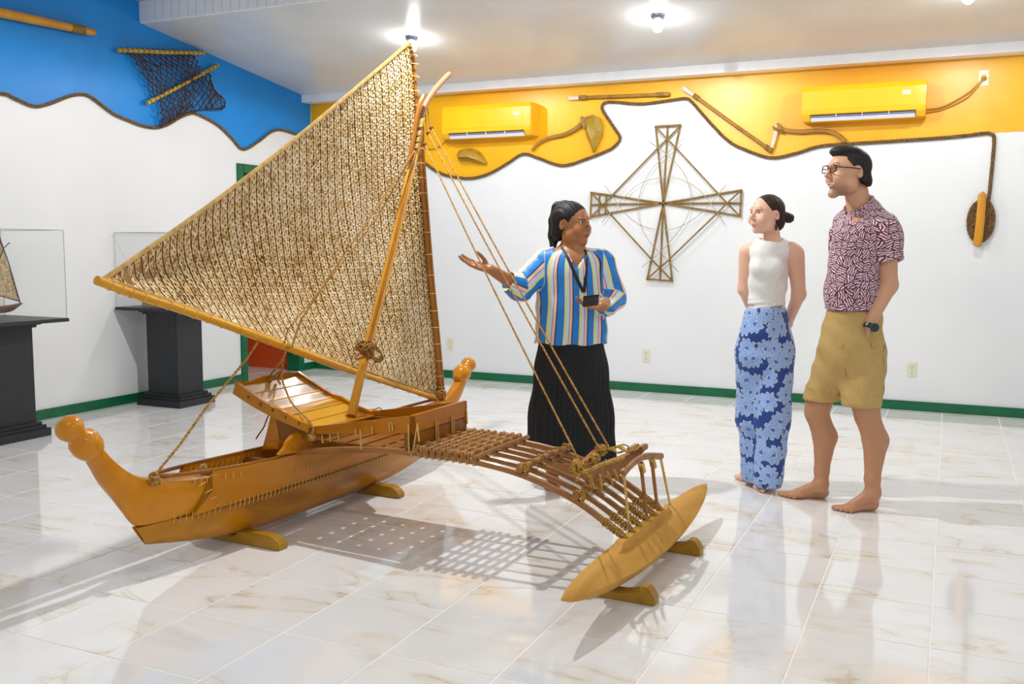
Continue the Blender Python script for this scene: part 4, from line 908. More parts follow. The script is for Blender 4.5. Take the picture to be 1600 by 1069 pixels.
# ================================================================== PEOPLE: signed-distance bodies, polygonised with surface nets
def axis(lo, hi, base, fine=()):
    xs = [lo]
    while xs[-1] < hi:
        x = xs[-1]; h = base
        for a, b, f in fine:
            if a-base < x < b: h = min(h, f)
        xs.append(x+h)
    return np.array(xs, dtype=np.float32)
def nrm_(v): v = np.asarray(v, float); return v/max(1e-9, np.linalg.norm(v))
class SDF:
    def __init__(s, xs, ys, zs):
        s.ax = (xs, ys, zs); s.v = np.full((len(xs), len(ys), len(zs)), .3, np.float32)
    def sub(s, lo, hi):
        sl = [];
        for a, l, h in zip(s.ax, lo, hi):
            i, j = np.searchsorted(a, l), np.searchsorted(a, h); sl.append(slice(max(0, i-1), min(len(a), j+1)))
        X, Y, Z = (a[q] for a, q in zip(s.ax, sl)); return tuple(sl), X[:, None, None], Y[None, :, None], Z[None, None, :]
    def put(s, sl, d, k, op):
        a = s.v[sl]
        if a.size == 0: return
        if op == '+':
            h = np.clip(.5+.5*(a-d)/k, 0, 1); s.v[sl] = a*(1-h)+d*h-k*h*(1-h)
        elif op == '-':
            d = -d; h = np.clip(.5-.5*(a-d)/k, 0, 1); s.v[sl] = a*(1-h)+d*h+k*h*(1-h)
    def cone(s, a, b, ra, rb, k=.02, op='+', flat=1.0, fdir=(0, 1, 0)):
        """tapered capsule; flat squashes it along fdir"""
        a, b = np.asarray(a, float), np.asarray(b, float); m = max(ra, rb)+k*2+.02; lo = np.minimum(a, b)-m; hi = np.maximum(a, b)+m
        sl, X, Y, Z = s.sub(lo, hi); ab = b-a; L2 = max(1e-9, ab.dot(ab))
        px, py, pz = X-a[0], Y-a[1], Z-a[2]; t = np.clip((px*ab[0]+py*ab[1]+pz*ab[2])/L2, 0, 1)
        qx, qy, qz = px-t*ab[0], py-t*ab[1], pz-t*ab[2]; r = ra+(rb-ra)*t
        if flat != 1.0:
            f = nrm_(fdir); c = (qx*f[0]+qy*f[1]+qz*f[2]); g = (1/flat-1)*c
            qx, qy, qz = qx+g*f[0], qy+g*f[1], qz+g*f[2]
            d = np.sqrt(qx*qx+qy*qy+qz*qz)-r; d = d*(.5+.5*flat) if flat < 1 else d
        else: d = np.sqrt(qx*qx+qy*qy+qz*qz)-r
        s.put(sl, d.astype(np.float32), k, op); return s
    def chain(s, P, R, k=.02, **kw):
        for (a, b, ra, rb) in zip(P, P[1:], R, R[1:]): s.cone(a, b, ra, rb, k, **kw)
        return s
    def ell(s, c, r, k=.02, op='+', rot=None):
        c, r = np.asarray(c, float), np.asarray(r, float); m = max(r)+2*k+.02; sl, X, Y, Z = s.sub(c-m, c+m)
        x, y, z = X-c[0], Y-c[1], Z-c[2]
        if rot is not None:
            M = np.asarray(rot).T; x, y, z = (M[i, 0]*x+M[i, 1]*y+M[i, 2]*z for i in range(3))
        k0 = np.sqrt((x/r[0])**2+(y/r[1])**2+(z/r[2])**2); k1 = np.sqrt((x/r[0]**2)**2+(y/r[1]**2)**2+(z/r[2]**2)**2)+1e-9
        s.put(sl, (k0*(k0-1)/k1).astype(np.float32), k, op); return s
    def merge(s, o, k=.02):
        a, d = s.v, o.v; h = np.clip(.5+.5*(a-d)/k, 0, 1); s.v = (a*(1-h)+d*h-k*h*(1-h)).astype(np.float32); return s
    def half(s, p, n, k=.004, lo=None, hi=None):
        """cut away everything on the side n points to"""
        n = nrm_(n); lo = lo if lo is not None else [a[0] for a in s.ax]; hi = hi if hi is not None else [a[-1] for a in s.ax]
        sl, X, Y, Z = s.sub(lo, hi); d = -((X-p[0])*n[0]+(Y-p[1])*n[1]+(Z-p[2])*n[2]); s.put(sl, d.astype(np.float32), k, '-'); return s
    def field(s, fn, k=.01, op='+', lo=None, hi=None):
        lo = lo if lo is not None else [a[0] for a in s.ax]; hi = hi if hi is not None else [a[-1] for a in s.ax]
        sl, X, Y, Z = s.sub(lo, hi); s.put(sl, fn(X, Y, Z).astype(np.float32)+np.zeros(s.v[sl].shape, np.float32), k, op); return s
    def disp(s, fn): X, Y, Z = s.ax[0][:, None, None], s.ax[1][None, :, None], s.ax[2][None, None, :]; m = np.abs(s.v) < .03; s.v = np.where(m, s.v+fn(X, Y, Z), s.v).astype(np.float32); return s
    def mesh(s):
        v = s.v; S = v < 0; nx, ny, nz = v.shape; cn = (nx-1, ny-1, nz-1); acc = np.zeros((cn[0]*cn[1]*cn[2], 3)); cnt = np.zeros(cn[0]*cn[1]*cn[2]); quads = []
        ids = lambda i, j, k: (i*cn[1]+j)*cn[2]+k
        for ax in range(3):
            A = [slice(None)]*3; B = [slice(None)]*3; A[ax] = slice(0, -1); B[ax] = slice(1, None); A, B = tuple(A), tuple(B)
            I = np.argwhere(S[A] != S[B])
            if not len(I): continue
            J = I.copy(); J[:, ax] += 1; va = v[tuple(I.T)]; vb = v[tuple(J.T)]; t = va/(va-vb)
            P = np.stack([s.ax[d][I[:, d]] for d in range(3)], 1).astype(float); P[:, ax] += t*(s.ax[ax][J[:, ax]]-s.ax[ax][I[:, ax]])
            o = [d for d in range(3) if d != ax]; cs = []; ok = np.ones(len(I), bool)
            for d in o: ok &= (I[:, d] > 0) & (I[:, d] < v.shape[d]-1)
            I, P, sg = I[ok], P[ok], (va < 0)[ok]
            for du, dv in ((-1, -1), (0, -1), (0, 0), (-1, 0)):
                C = I.copy(); C[:, o[0]] += du; C[:, o[1]] += dv; c = ids(C[:, 0], C[:, 1], C[:, 2]); cs.append(c)
                for q in range(3): acc[:, q] += np.bincount(c, P[:, q], minlength=len(acc))
                cnt += np.bincount(c, minlength=len(cnt))
            Q = np.stack(cs, 1); fl_ = sg if ax != 1 else ~sg; Q[~fl_] = Q[~fl_][:, ::-1]; quads.append(Q)
        used = np.nonzero(cnt)[0]; V = acc[used]/cnt[used][:, None]; mp = np.full(len(cnt), -1); mp[used] = np.arange(len(used)); return V, mp[np.concatenate(quads)]
def add_mesh(name, V, Q, mat, parent, attrs=None):
    me = bpy.data.meshes.new(name); me.vertices.add(len(V)); me.vertices.foreach_set('co', V.astype(np.float32).ravel()); me.loops.add(Q.size); me.loops.foreach_set('vertex_index', Q.ravel().astype(np.int32))
    me.polygons.add(len(Q)); me.polygons.foreach_set('loop_start', np.arange(0, Q.size, 4, dtype=np.int32)); me.polygons.foreach_set('loop_total', np.full(len(Q), 4, np.int32)) if False else None
    me.polygons.foreach_set('use_smooth', np.ones(len(Q), bool)); me.update(calc_edges=True); me.validate()
    if len(me.vertices) == len(V):
        for k, a in (attrs or {}).items():
            if a.ndim == 1: t = me.attributes.new(k, 'FLOAT', 'POINT'); t.data.foreach_set('value', a.astype(np.float32))
            else: t = me.attributes.new(k, 'FLOAT_COLOR', 'POINT'); t.data.foreach_set('color', np.concatenate([a, np.ones((len(a), 1))], 1).astype(np.float32).ravel())
    return link(name, me, mat, parent)
def relax(V, Q, n=1):
    for _ in range(n):
        A = np.zeros_like(V); C = np.zeros(len(V))
        for a, b in ((0, 1), (1, 2), (2, 3), (3, 0)):
            for x, y in ((a, b), (b, a)):
                for q in range(3): A[:, q] += np.bincount(Q[:, x], V[Q[:, y], q], minlength=len(V))
                C += np.bincount(Q[:, x], minlength=len(V))
        V = V*.5+.5*A/np.maximum(C, 1)[:, None]
    return V
def skinmat(name, rough=.42):
    m, t, b = nt_mat(name); a = N(t, 'ShaderNodeAttribute', attribute_name='paint'); t.links.new(a.outputs['Color'], b.inputs['Base Color']); b.inputs['Roughness'].default_value = rough
    b.inputs['Subsurface Weight'].default_value = .12; b.inputs['Subsurface Radius'].default_value = (.02, .008, .004); b.inputs['Subsurface Scale'].default_value = .25
    tc = N(t, 'ShaderNodeTexCoord'); nz = N(t, 'ShaderNodeTexNoise'); nz.inputs['Scale'].default_value = 180; t.links.new(tc.outputs['Object'], nz.inputs['Vector']); bump(t, b, nz.outputs['Fac'], .12, .001); return m
def lc(c): return np.array(lin(c)[:3])
def mixc(P, w_, c): w_ = np.clip(w_, 0, 1)[:, None]; return P*(1-w_)+lc(c)*w_
def blob(V, c, r, soft=.5):
    c = np.asarray(c, float); r = np.asarray(r, float)*np.ones(3); d = np.sqrt((((V-c)/r)**2).sum(1)); return np.clip((1-d)/soft, 0, 1)
class Person:
    """local frame: x = camera right, y = away from the camera, z up; anchors are read off the photo at the person's distance"""
    def __init__(s, name, px, py_floor, label, depth=None, at_=None):
        yaw = math.atan2(CR[0, 1], CR[0, 0]); p = at_ if at_ is not None else at(px, py_floor, z=0); s.o = p; s.root = empty(name, p, yaw, label=label, cat='person')
        s.M = Matrix.Translation(p) @ Matrix.Rotation(yaw, 4, 'Z'); s.Mi = s.M.inverted(); s.dep = -(CR @ (np.array(p)+np.array([0, 0, 1.0])-CAMP))[2]
    def P(s, px, py, off=0):
        """point at the photo pixel, off metres behind the person's middle plane"""
        o = s.Mi @ Vector(CAMP); d = s.Mi.to_3x3() @ Vector(ray(px, py)); return np.array(o+d*((off-o.y)/d.y))
def frame(yaw, pitch=0, roll=0):
    """head/body frame: columns = face forward, left-to-right, up in person coords. yaw 0 faces the camera (-y), + turns to image right"""
    R0 = Euler((pitch, roll, yaw), 'XYZ').to_matrix(); return np.array(R0)
def head(g, H, c, Rm, sc=1.0, sex='m', k=.012, jaw=1.0, smile=0, nose=1.0, chub=0.0, mz=0.0):
    """g SDF; c head centre (between the ears); Rm: columns x = right hand side seen from front, -y = forward, z = up; sc: head half height in .12 m"""
    T = lambda x, y, z: c+Rm @ (np.array([x, y, z])*sc)
    E_ = lambda p, r, kk=k, op='+', rot=None: g.ell(T(*p), np.array(r)*sc, kk, op, Rm if rot is None else Rm @ rot)
    E_((0, .012, .035), (.074, .092, .082)); E_((0, -.018, .012), (.066, .074, .088), .02)       # skull, face mass
    E_((0, -.028, -.045), (.05*jaw+chub*.012, .058, .052+chub*.004-mz*.4), .025); E_((0, -.066, -.083+mz), (.019*jaw, .018, .016), .022)     # jaw, chin
    for s in (-1, 1):
        E_((s*.036, -.058, -.018), (.022, .022, .022), .02); E_((s*(.03+.008*smile), -.067, -.036+.006*smile), (.018+chub*.006, .016, .018), .02)    # cheeks
        E_((s*.05, -.01, -.055), (.02, .03, .03), .025)       # jaw corner
        E_((s*.031, -.085, .017), (.020, .010, .0125), .01, '-'); E_((s*.031, -.084, .0155), (.0142, .014, .0058), .003, '-')                     # eye sockets
        E_((s*.030, -.082, .034), (.021, .010, .0055), .009)                          # brow
        # ear
        R3 = np.array(Euler((.25, 0, -s*.35)).to_matrix()); E_((s*.076, .008, .005), (.006, .0155, .028), .004, '+', R3); E_((s*.083, .003, .008), (.0055, .0085, .016), .003, '-', R3)
    g.cone(T(0, -.086, .02), T(0, -.1-.008*nose, -.012), .0066*sc, .0084*sc, .009); g.ell(T(0, -.101-.007*nose, -.018), np.array([.0092, .0085, .0078])*sc, .006, '+', Rm)
    for s in (-1, 1): g.ell(T(s*.012, -.095, -.021), np.array([.0062, .0085, .0058])*sc, .005, '+', Rm)
    # lips
    w_ = .024+.006*smile
    for s in (-1, 1):
        g.cone(T(0, -.0955, -.047+mz), T(s*w_, -.081, -.0475+.008*smile+mz), .0038*sc, .0018*sc, .004); g.cone(T(0, -.0935, -.056+mz-.002*smile), T(s*w_*.9, -.081, -.0495+.007*smile+mz), .0045*sc, .0018*sc, .004)
    for s in (-1, 1): g.cone(T(s*w_*.95, -.0865, -.0485+.006*smile+mz), T(0, -.1005, -.0515+mz-.001*smile), .0014*sc, .0022*sc, .002, '-')
    return T
def eyes(pr, par, T, Rm, sc, col=(70, 45, 28)):
    ew = plain('eye_white', (206, 198, 190), .3, var=.01); ic = plain('iris_%d' % col[0], col, .1, var=.1); pk = plain('pupil_black', (10, 8, 8), .1)
    for s in (-1, 1):
        c = Vector(T(s*.031, -.071, .0155)); e = MB().ball(c, .0118*sc, 16, 12).build('eye', ew, par, smooth=True); f = Vector(Rm @ np.array([-.12, -1, 0])).normalized()
        MB().ball(c+f*.0078*sc, .0064*sc, 12, 8).build('iris', ic, e, smooth=True)
def hand(g, w0, dirv, palm_n, L_=.18, thumb=1, curl=(.25, .25, .3, .35), spread=.08, k=.006, tdir=None):
    """palm + five fingers. w0 wrist, dirv along the hand, palm_n normal of the palm side, thumb=+-1 side"""
    d = nrm_(dirv); n = nrm_(np.asarray(palm_n)-d*np.dot(palm_n, d)); sdir = np.cross(d, n)*thumb
    pl = L_*.54; g.ell(w0+d*pl*.52, (pl*.58, L_*.225, L_*.082), .01, '+', np.stack([d, sdir, n], 1)); g.cone(w0-d*.01, w0+d*pl*.4, L_*.135, L_*.14, .012, flat=.66, fdir=n)
    tips = []
    for i, (ln, off) in enumerate(((.42, .155), (.46, .055), (.43, -.05), (.34, -.145))):
        a = w0+d*pl*(.94-.05*abs(i-1.3))+sdir*L_*off; dd = nrm_(d+sdir*off*spread*8); r0 = L_*.047*(1 if i < 3 else .88); seg = L_*ln*np.array([.44, .31, .25]); c = curl[i]; ang = 0
        g.cone(a-dd*pl*.4, a, r0*1.05, r0*1.1, k*.8)
        for j in range(3):
            ang += c*(1, 1.25, .8)[j]; e = nrm_(dd*math.cos(ang)+n*math.sin(ang)); b = a+e*seg[j]; g.cone(a, b, r0*(1.05, .95, .86)[j], r0*(.95, .86, .72)[j], k*.35); a = b
        tips.append(a)
    td = nrm_(d*.6+sdir*.85+n*.25) if tdir is None else nrm_(tdir); a = w0+d*pl*.22+sdir*L_*.12; b = a+td*L_*.21; c = b+nrm_(td*.8+d*.45)*L_*.17; e = c+nrm_(td*.65+d*.7)*L_*.13
    g.cone(w0+d*pl*.12+sdir*L_*.06, a, L_*.09, L_*.082, .008).cone(a, b, L_*.082, L_*.06, k).cone(b, c, L_*.058, L_*.052, k*.5).cone(c, e, L_*.052, L_*.04, k*.5)
    return tips
def foot(g, ank, heel, toe, r=.038, k=.02, side=1):
    """ankle point, heel point on the floor, toe tip on the floor; side: which side the big toe is on (+1 = left of travel)"""
    ank, heel, toe = map(lambda q: np.asarray(q, float), (ank, heel, toe)); d = toe-heel; L_ = np.linalg.norm(d[:2]); d = np.array([d[0], d[1], 0])/L_; s_ = np.array([-d[1], d[0], 0])*side; z = np.array([0, 0, 1.])
    g.cone(ank, heel+d*.035+z*.04, r*.92, r*.9, k); g.ell(heel+d*.035+z*.03, (.036, .032, .031), .012, '+', np.stack([d, s_, z], 1))
    g.cone(ank+d*.015-z*.01, heel+d*L_*.62+z*.026, r*.85, .024, k); g.cone(heel+d*.05+z*.022, heel+d*L_*.7+z*.019-s_*.012, .026, .021, .014, flat=.8, fdir=z)
    g.ell(heel+d*L_*.66+z*.018, (L_*.2, .044, .018), .014, '+', np.stack([d, s_, z], 1))
    for i in range(5):
        o = s_*(.03-.0165*i); e = L_*(1.0-.035*i-.012*i*i*.6); r_ = (.0125, .0088, .0083, .0078, .0076)[i]; a = heel+d*L_*.72+o*.9+z*.016; g.cone(a, heel+d*(e-r_)+o*1.1+z*(r_+.001), r_*1.05, r_, .004)
def grid_for(lo, hi, base, boxes, f=.003):
    """boxes: list of (lo, hi) regions wanting fine cells"""
    return SDF(*[axis(lo[d], hi[d], base, [(b[0][d], b[1][d], b[2] if len(b) > 2 else f) for b in boxes]) for d in range(3)])
def attrmat(name, build_nodes, rough=.7):
    m, t, b = nt_mat(name); a = N(t, 'ShaderNodeAttribute', attribute_name='st'); build_nodes(t, b, a.outputs['Vector']); b.inputs['Roughness'].default_value = rough
    b.inputs['Sheen Weight'].default_value = .1; tc = N(t, 'ShaderNodeTexCoord'); nz = N(t, 'ShaderNodeTexNoise'); nz.inputs['Scale'].default_value = 14; nz.inputs['Detail'].default_value = 2
    t.links.new(tc.outputs['Object'], nz.inputs['Vector']); bump(t, b, nz.outputs['Fac'], .35, .012); return m
def Mth(t, op, a, b=None, c=None):
    n = N(t, 'ShaderNodeMath', operation=op)
    for i, v in enumerate((a, b, c)):
        if v is None: continue
        if isinstance(v, (int, float)): n.inputs[i].default_value = v
        else: t.links.new(v, n.inputs[i])
    return n.outputs[0]
def surf(g, x, z, front=True):
    i = np.argmin(abs(g.ax[0]-x)); k = np.argmin(abs(g.ax[2]-z)); col = g.v[i, :, k]; j = np.nonzero(col < 0)[0]
    return float(g.ax[1][j[0]]) if len(j) else 0.0
def rot2(V, c, a): x, y = V[:, 0]-c[0], V[:, 1]-c[1]; return np.arctan2(x*math.cos(a)+y*math.sin(a), -(-x*math.sin(a)+y*math.cos(a)))
def armdist(V, P):
    """distance to a polyline, arc parameter and the angle round it"""
    best = np.full(len(V), 9.); ang = np.zeros(len(V)); L0 = 0; tt = np.zeros(len(V))
    for a, b in zip(P, P[1:]):
        a, b = np.asarray(a), np.asarray(b); ab = b-a; L_ = np.linalg.norm(ab); t = np.clip((V-a) @ ab/L_**2, 0, 1); q = V-a-t[:, None]*ab; d = np.linalg.norm(q, axis=1); u = nrm_(ab); e1 = nrm_(np.cross(u, [0, 1, 0])); e2 = np.cross(u, e1)
        w_ = d < best; best[w_] = d[w_]; ang[w_] = np.arctan2(q[w_] @ e2, q[w_] @ e1); tt[w_] = L0+t[w_]*L_; L0 += L_
    return best, ang, tt
SKB = skinmat('skin_brown', .4); SKF = skinmat('skin_fair', .45); SKT = skinmat('skin_tan', .45)
def hairmat(name, c, c2):
    m, t, b = nt_mat(name); tc = N(t, 'ShaderNodeTexCoord'); mp = N(t, 'ShaderNodeMapping'); mp.inputs['Scale'].default_value = (1, 1, .25); nz = N(t, 'ShaderNodeTexNoise'); nz.inputs['Scale'].default_value = 130; nz.inputs['Detail'].default_value = 3
    t.links.new(tc.outputs['Object'], mp.inputs[0]); t.links.new(mp.outputs[0], nz.inputs['Vector']); r = ramp(t, [(.3, c), (.7, c2)]); t.links.new(nz.outputs['Fac'], r.inputs[0]); t.links.new(r.outputs[0], b.inputs['Base Color']); b.inputs['Roughness'].default_value = .55; b.inputs['Specular IOR Level'].default_value = .35; bump(t, b, nz.outputs['Fac'], .6, .003); return m
HB = hairmat('black_hair', (8, 8, 10), (26, 24, 28)); HBR = hairmat('brown_hair', (36, 22, 16), (66, 42, 30)); HD = hairmat('dark_hair', (16, 13, 12), (44, 36, 32))
def facepaint(V, T, P, sc, skin, lip, brow, cheek=None, Rm=None, mz=0):
    P = mixc(P, blob(V, T(0, -.094, -.0515+mz), (.029*sc, .02*sc, .0098*sc), .5)*.9, lip); P = mixc(P, blob(V, T(0, -.096, -.051+mz), (.023*sc, .02*sc, .0028*sc), .6)*.8, (90, 34, 34))
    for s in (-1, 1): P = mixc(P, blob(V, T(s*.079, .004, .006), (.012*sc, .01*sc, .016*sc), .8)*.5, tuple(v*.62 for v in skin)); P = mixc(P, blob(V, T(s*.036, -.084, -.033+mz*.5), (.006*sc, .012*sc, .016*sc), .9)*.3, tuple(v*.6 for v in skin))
    for s in (-1, 1):
        for k in range(6):
            x = .014+.006*k; P = mixc(P, blob(V, T(s*x, -.094+.003*k, .0385+.0035*math.sin(k/5*2.6)), (.006*sc, .014*sc, .0028*sc), .6)*.85, brow)
        P = mixc(P, blob(V, T(s*.031, -.083, .0225), (.015*sc, .01*sc, .0035*sc), .5)*.75, brow)
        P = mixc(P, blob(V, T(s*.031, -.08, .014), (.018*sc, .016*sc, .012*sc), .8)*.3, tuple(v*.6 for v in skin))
        if cheek: P = mixc(P, blob(V, T(s*.04, -.072, -.018), (.03*sc, .04*sc, .026*sc), 1)*.35, cheek)
    return P
def haircap(gh, T, Rm, sc, rr=(.083, .1, .091), c=(0, .016, .036), hl=((0, -.05, .045), (0, -.80, -.60)), ears=True, low=-.055, k=.006):
    gh.ell(T(*c), np.array(rr)*sc, .01, '+', Rm)
    for s in (-1, 1): gh.ell(T(s*.03, .055, -.03), np.array((.045, .045, .05))*sc, .02, '+', Rm)
    gh.half(T(*hl[0]), Rm @ np.array(hl[1]), .008)
    gh.half(T(0, 0, low), Rm @ np.array((0, -.35, -1.)), .008)
    if ears:
        for s in (-1, 1): gh.ell(T(s*.088, -.004, -.004), np.array((.024, .026, .042))*sc, .008, '-', Rm)
# ------------------------------------------------------------------ 1. the guide in the striped blouse
def guide():
    pr = Person('person', 892, 757, 'woman with black ponytail, striped blouse and long black skirt, one arm held out')
    p = pr.P; r = pr.root; sc = 1.06; Rm = frame(math.radians(54), math.radians(-2)); c = p(893.5, 353, 0)
    hb = (c-.17, c+.17, .0027); wr = p(767, 421, -.2); tipc = p(740, 408, -.22); lw = p(941, 479, -.2)
    g = grid_for((-.78, -.42, -.01), (.42, .24, 1.62), .0085, [hb, ((wr[0]-.2, wr[1]-.07, wr[2]-.05), (wr[0]+.01, wr[1]+.07, wr[2]+.11), .003), ((lw[0]-.19, lw[1]-.1, lw[2]-.05), (lw[0]+.03, lw[1]+.06, lw[2]+.07), .0032)])
    # torso, neck
    g.cone(p(892, 430), p(892, 530), .165, .175, .03, flat=.66).cone(p(858, 409), p(932, 408), .05, .05, .04).cone(p(893, 405), p(894, 370, -.005), .062, .056, .03).cone(p(892, 560), p(892, 610), .17, .15, .04, flat=.7)
    g.ell(p(893, 405, -.02), (.11, .07, .05), .04)
    T = head(g, 0, c, Rm, sc, jaw=1.08, smile=.8, nose=.6, chub=.9)
    el = p(812, 449, -.1); rs = p(853, 410, 0)
    g.chain([rs, el, wr], [.05, .042, .027], .02)
    le = p(957, 466, .02); ls = p(936, 410, 0); g.chain([ls, le, lw], [.05, .042, .028], .02)
    hand(g, wr, (-1, -.1, .28), (.22, -.45, 1), .185, -1 if False else 1, (.12, .1, .12, .18), .1, tdir=(-.35, -.25, .9))
    hand(g, lw, (-.97, -.22, .06), (.1, -.35, .9), .165, 1, (.25, .28, .35, .4), .05, tdir=(-.5, -.55, .55))
    for sx in (-1, 1):
        a = np.array([sx*.1, .0, .09]); g.chain([p(892+sx*22, 600), p(892+sx*24, 680), a], [.09, .06, .036], .02); foot(g, a, np.array([sx*.1, .05, 0]), np.array([sx*.13+.02, -.19, 0]), side=-sx)
    V, Q = g.mesh(); V = relax(V, Q, 1); skin = (170, 112, 70); P = np.tile(lc(skin), (len(V), 1))
    P = facepaint(V, T, P, sc, skin, (150, 78, 66), (28, 18, 14), (176, 104, 66)); P = mixc(P, blob(V, wr+np.array([-.12, 0, .02]), (.1, .06, .06), 1)*.35, (206, 150, 120))
    for k in range(9): P = mixc(P, blob(V, wr+np.array([.045+.007*(k % 3), -.03, .002+.008*(k//3)]), (.006, .03, .003), .3)*.55, (50, 46, 60))
    add_mesh('body', V, Q, SKB, r, {'paint': P}); eyes(pr, r, T, Rm, sc, (44, 26, 16))
    # hair
    gh = SDF(*[axis(c[d]-.2, c[d]+.2, .0035) for d in range(3)]); haircap(gh, T, Rm, sc, hl=((0, -.052, .05), (0, -.78, -.62)))
    gh.chain([p(881, 320, .02), p(872, 325, .05), p(867, 345, .07), p(866, 368, .06), p(864, 385, .04)], [.024, .032, .033, .032, .018], .014)
    gh.disp(lambda X, Y, Z: .0012*np.sin(X*260+Y*240)); V, Q = gh.mesh(); add_mesh('hair', V, Q, HB, r)
    # blouse
    gb = SDF(axis(-.5, .4, .0055), axis(-.4, .22, .0055), axis(.72, 1.4, .0055))
    gb.cone(p(892, 432), p(892, 541), .182, .2, .03, flat=.7).cone(p(857, 408), p(933, 407), .062, .062, .04).cone(p(892, 398), p(893, 388), .075, .072, .02)
    sl = [p(850, 411), p(813, 450, -.09), p(795, 441, -.13)]; sr = [p(941, 411), p(958, 466, .01), p(947, 480, -.12)]
    gq = SDF(*gb.ax); gq.chain(sl, [.072, .071, .06], .025); gq.half(p(793, 440, -.13), nrm_(p(793, 440, -.13)-p(813, 450, -.09)), .004); gq.cone(p(795, 441, -.13), p(780, 430, -.17), .048, .05, .004, '-'); gb.merge(gq, .03); gb.chain(sr, [.072, .07, .052], .025)
    gb.half(p(892, 536), (0, 0, -1), .004, (-.3, -.4, .6), (.3, .3, 1.0))
    gb.half(p(893, 389), (0, -.25, 1), .006, (-.1, -.3, 1.2), (.12, .2, 1.5))
    gb.cone(p(893, 396), p(893, 380), .06, .066, .006, '-'); gb.cone(p(892, 536), p(892, 560), .18, .2, .006, '-', flat=.66)
    v0 = p(898, 420); gb.field(lambda X, Y, Z: np.maximum(np.abs(X-v0[0]-.1*(Z-v0[2]))*.88-(Z-v0[2])*.5, Y+.02), .004, '-', (-.2, -.3, v0[2]-.05), (.2, .1, 1.5))
    gb.disp(lambda X, Y, Z: .004*np.sin(X*42+3*np.sin(Z*9))*np.clip((1.25-Z)*2.5, 0, 1)+.0022*np.sin(Z*60+X*50)*(np.abs(X) > .17))
    V, Q = gb.mesh(); V = relax(V, Q, 2)
    dl, al, tl = armdist(V, sl); d2, a2, t2 = armdist(V, sr); st = rot2(V, (0, 0), 0)*.185; m = (dl < .085) & (V[:, 0] < sl[0][0]-.0); st[m] = (al[m]*.07)-.03; m = (d2 < .085) & (V[:, 0] > sr[0][0]+.0); st[m] = a2[m]*.07+.05
    def nodes(t, b, vec):
        sp = N(t, 'ShaderNodeSeparateXYZ'); t.links.new(vec, sp.inputs[0]); wv = Mth(t, 'SINE', Mth(t, 'MULTIPLY', sp.outputs[1], 11)); x = Mth(t, 'MULTIPLY_ADD', wv, .05, Mth(t, 'MULTIPLY', sp.outputs[0], 9.2)); fr = Mth(t, 'FRACT', Mth(t, 'ADD', x, 10))
        rp = ramp(t, [(0, (10, 126, 214)), (.3, (232, 226, 140)), (.44, (206, 226, 240)), (.62, (70, 30, 90)), (.645, (240, 196, 188)), (.82, (14, 16, 26)), (.88, (10, 126, 214))], 'CONSTANT'); t.links.new(fr, rp.inputs[0]); t.links.new(rp.outputs[0], b.inputs['Base Color'])
    BL = attrmat('striped_cloth', nodes, .5); bl = add_mesh('blouse', V, Q, BL, r, {'st': np.stack([st, V[:, 2], V[:, 2]*0], 1)})
    # collar edge and cuff piping
    # skirt
    gs = SDF(axis(-.4, .4, .006), axis(-.3, .3, .006), axis(.1, .92, .008)); z0 = p(892, 714)[2]
    gs.chain([p(892, 520), p(892, 580), p(891, 650), p(890, 722)], [.17, .195, .225, .25], .03, flat=.72); gs.half((0, 0, z0), (0, 0, -1), .003); gs.cone((0, 0, z0-.03), (0, 0, z0+.05), .22, .2, .01, '-', flat=.7)
    gs.disp(lambda X, Y, Z: .0055*np.sin(np.arctan2(X, Y)*34)*np.clip((.85-Z)*2.5, 0, 1)+.01*np.sin(np.arctan2(X, Y)*7)*np.clip(.8-Z, 0, 1)); V, Q = gs.mesh(); add_mesh('skirt', V, Q, plain('black_cloth', (18, 19, 24), .8, var=.2, scale=20), r)
    # lanyard and phone (the phone is a thing of its own)
    LAN = plain('lanyard_black', (26, 22, 30), .6)
    for A_, k in (([(877, 386), (886, 404), (897, 430), (909, 455)], 0), ([(912, 390), (914, 410), (912, 435), (910, 455)], 1)):
        pts = []
        for a, b in A_:
            q = p(a, b); pts.append(Vector((q[0], min(surf(gb, q[0], q[2]), surf(g, q[0], q[2]))-.006, q[2])))
        MB().tube(smooth_path(pts, 6), .0095, 6, flat=(.22, 1), up=(0, -1, 0)).build('lanyard', LAN, r, smooth=True)
    ph = empty('phone', pr.M @ Vector(p(923, 470, -.27)), math.atan2(CR[0, 1], CR[0, 0]), label='black phone held in the hand of the woman in stripes', cat='phone'); BK = plain('phone_black', (16, 18, 24), .2)
    Mx = Euler((math.radians(28), math.radians(-6), math.radians(12))).to_matrix().to_4x4(); MB().box((-.042, -.0045, -.032), (.042, .0045, .032), Mx).build('case', BK, ph, bevel=.003)
    MB().box((.018, -.0062, .006), (.034, -.0045, .026), Mx).build('camera_bump', DARK, ph, bevel=.001)
    return pr
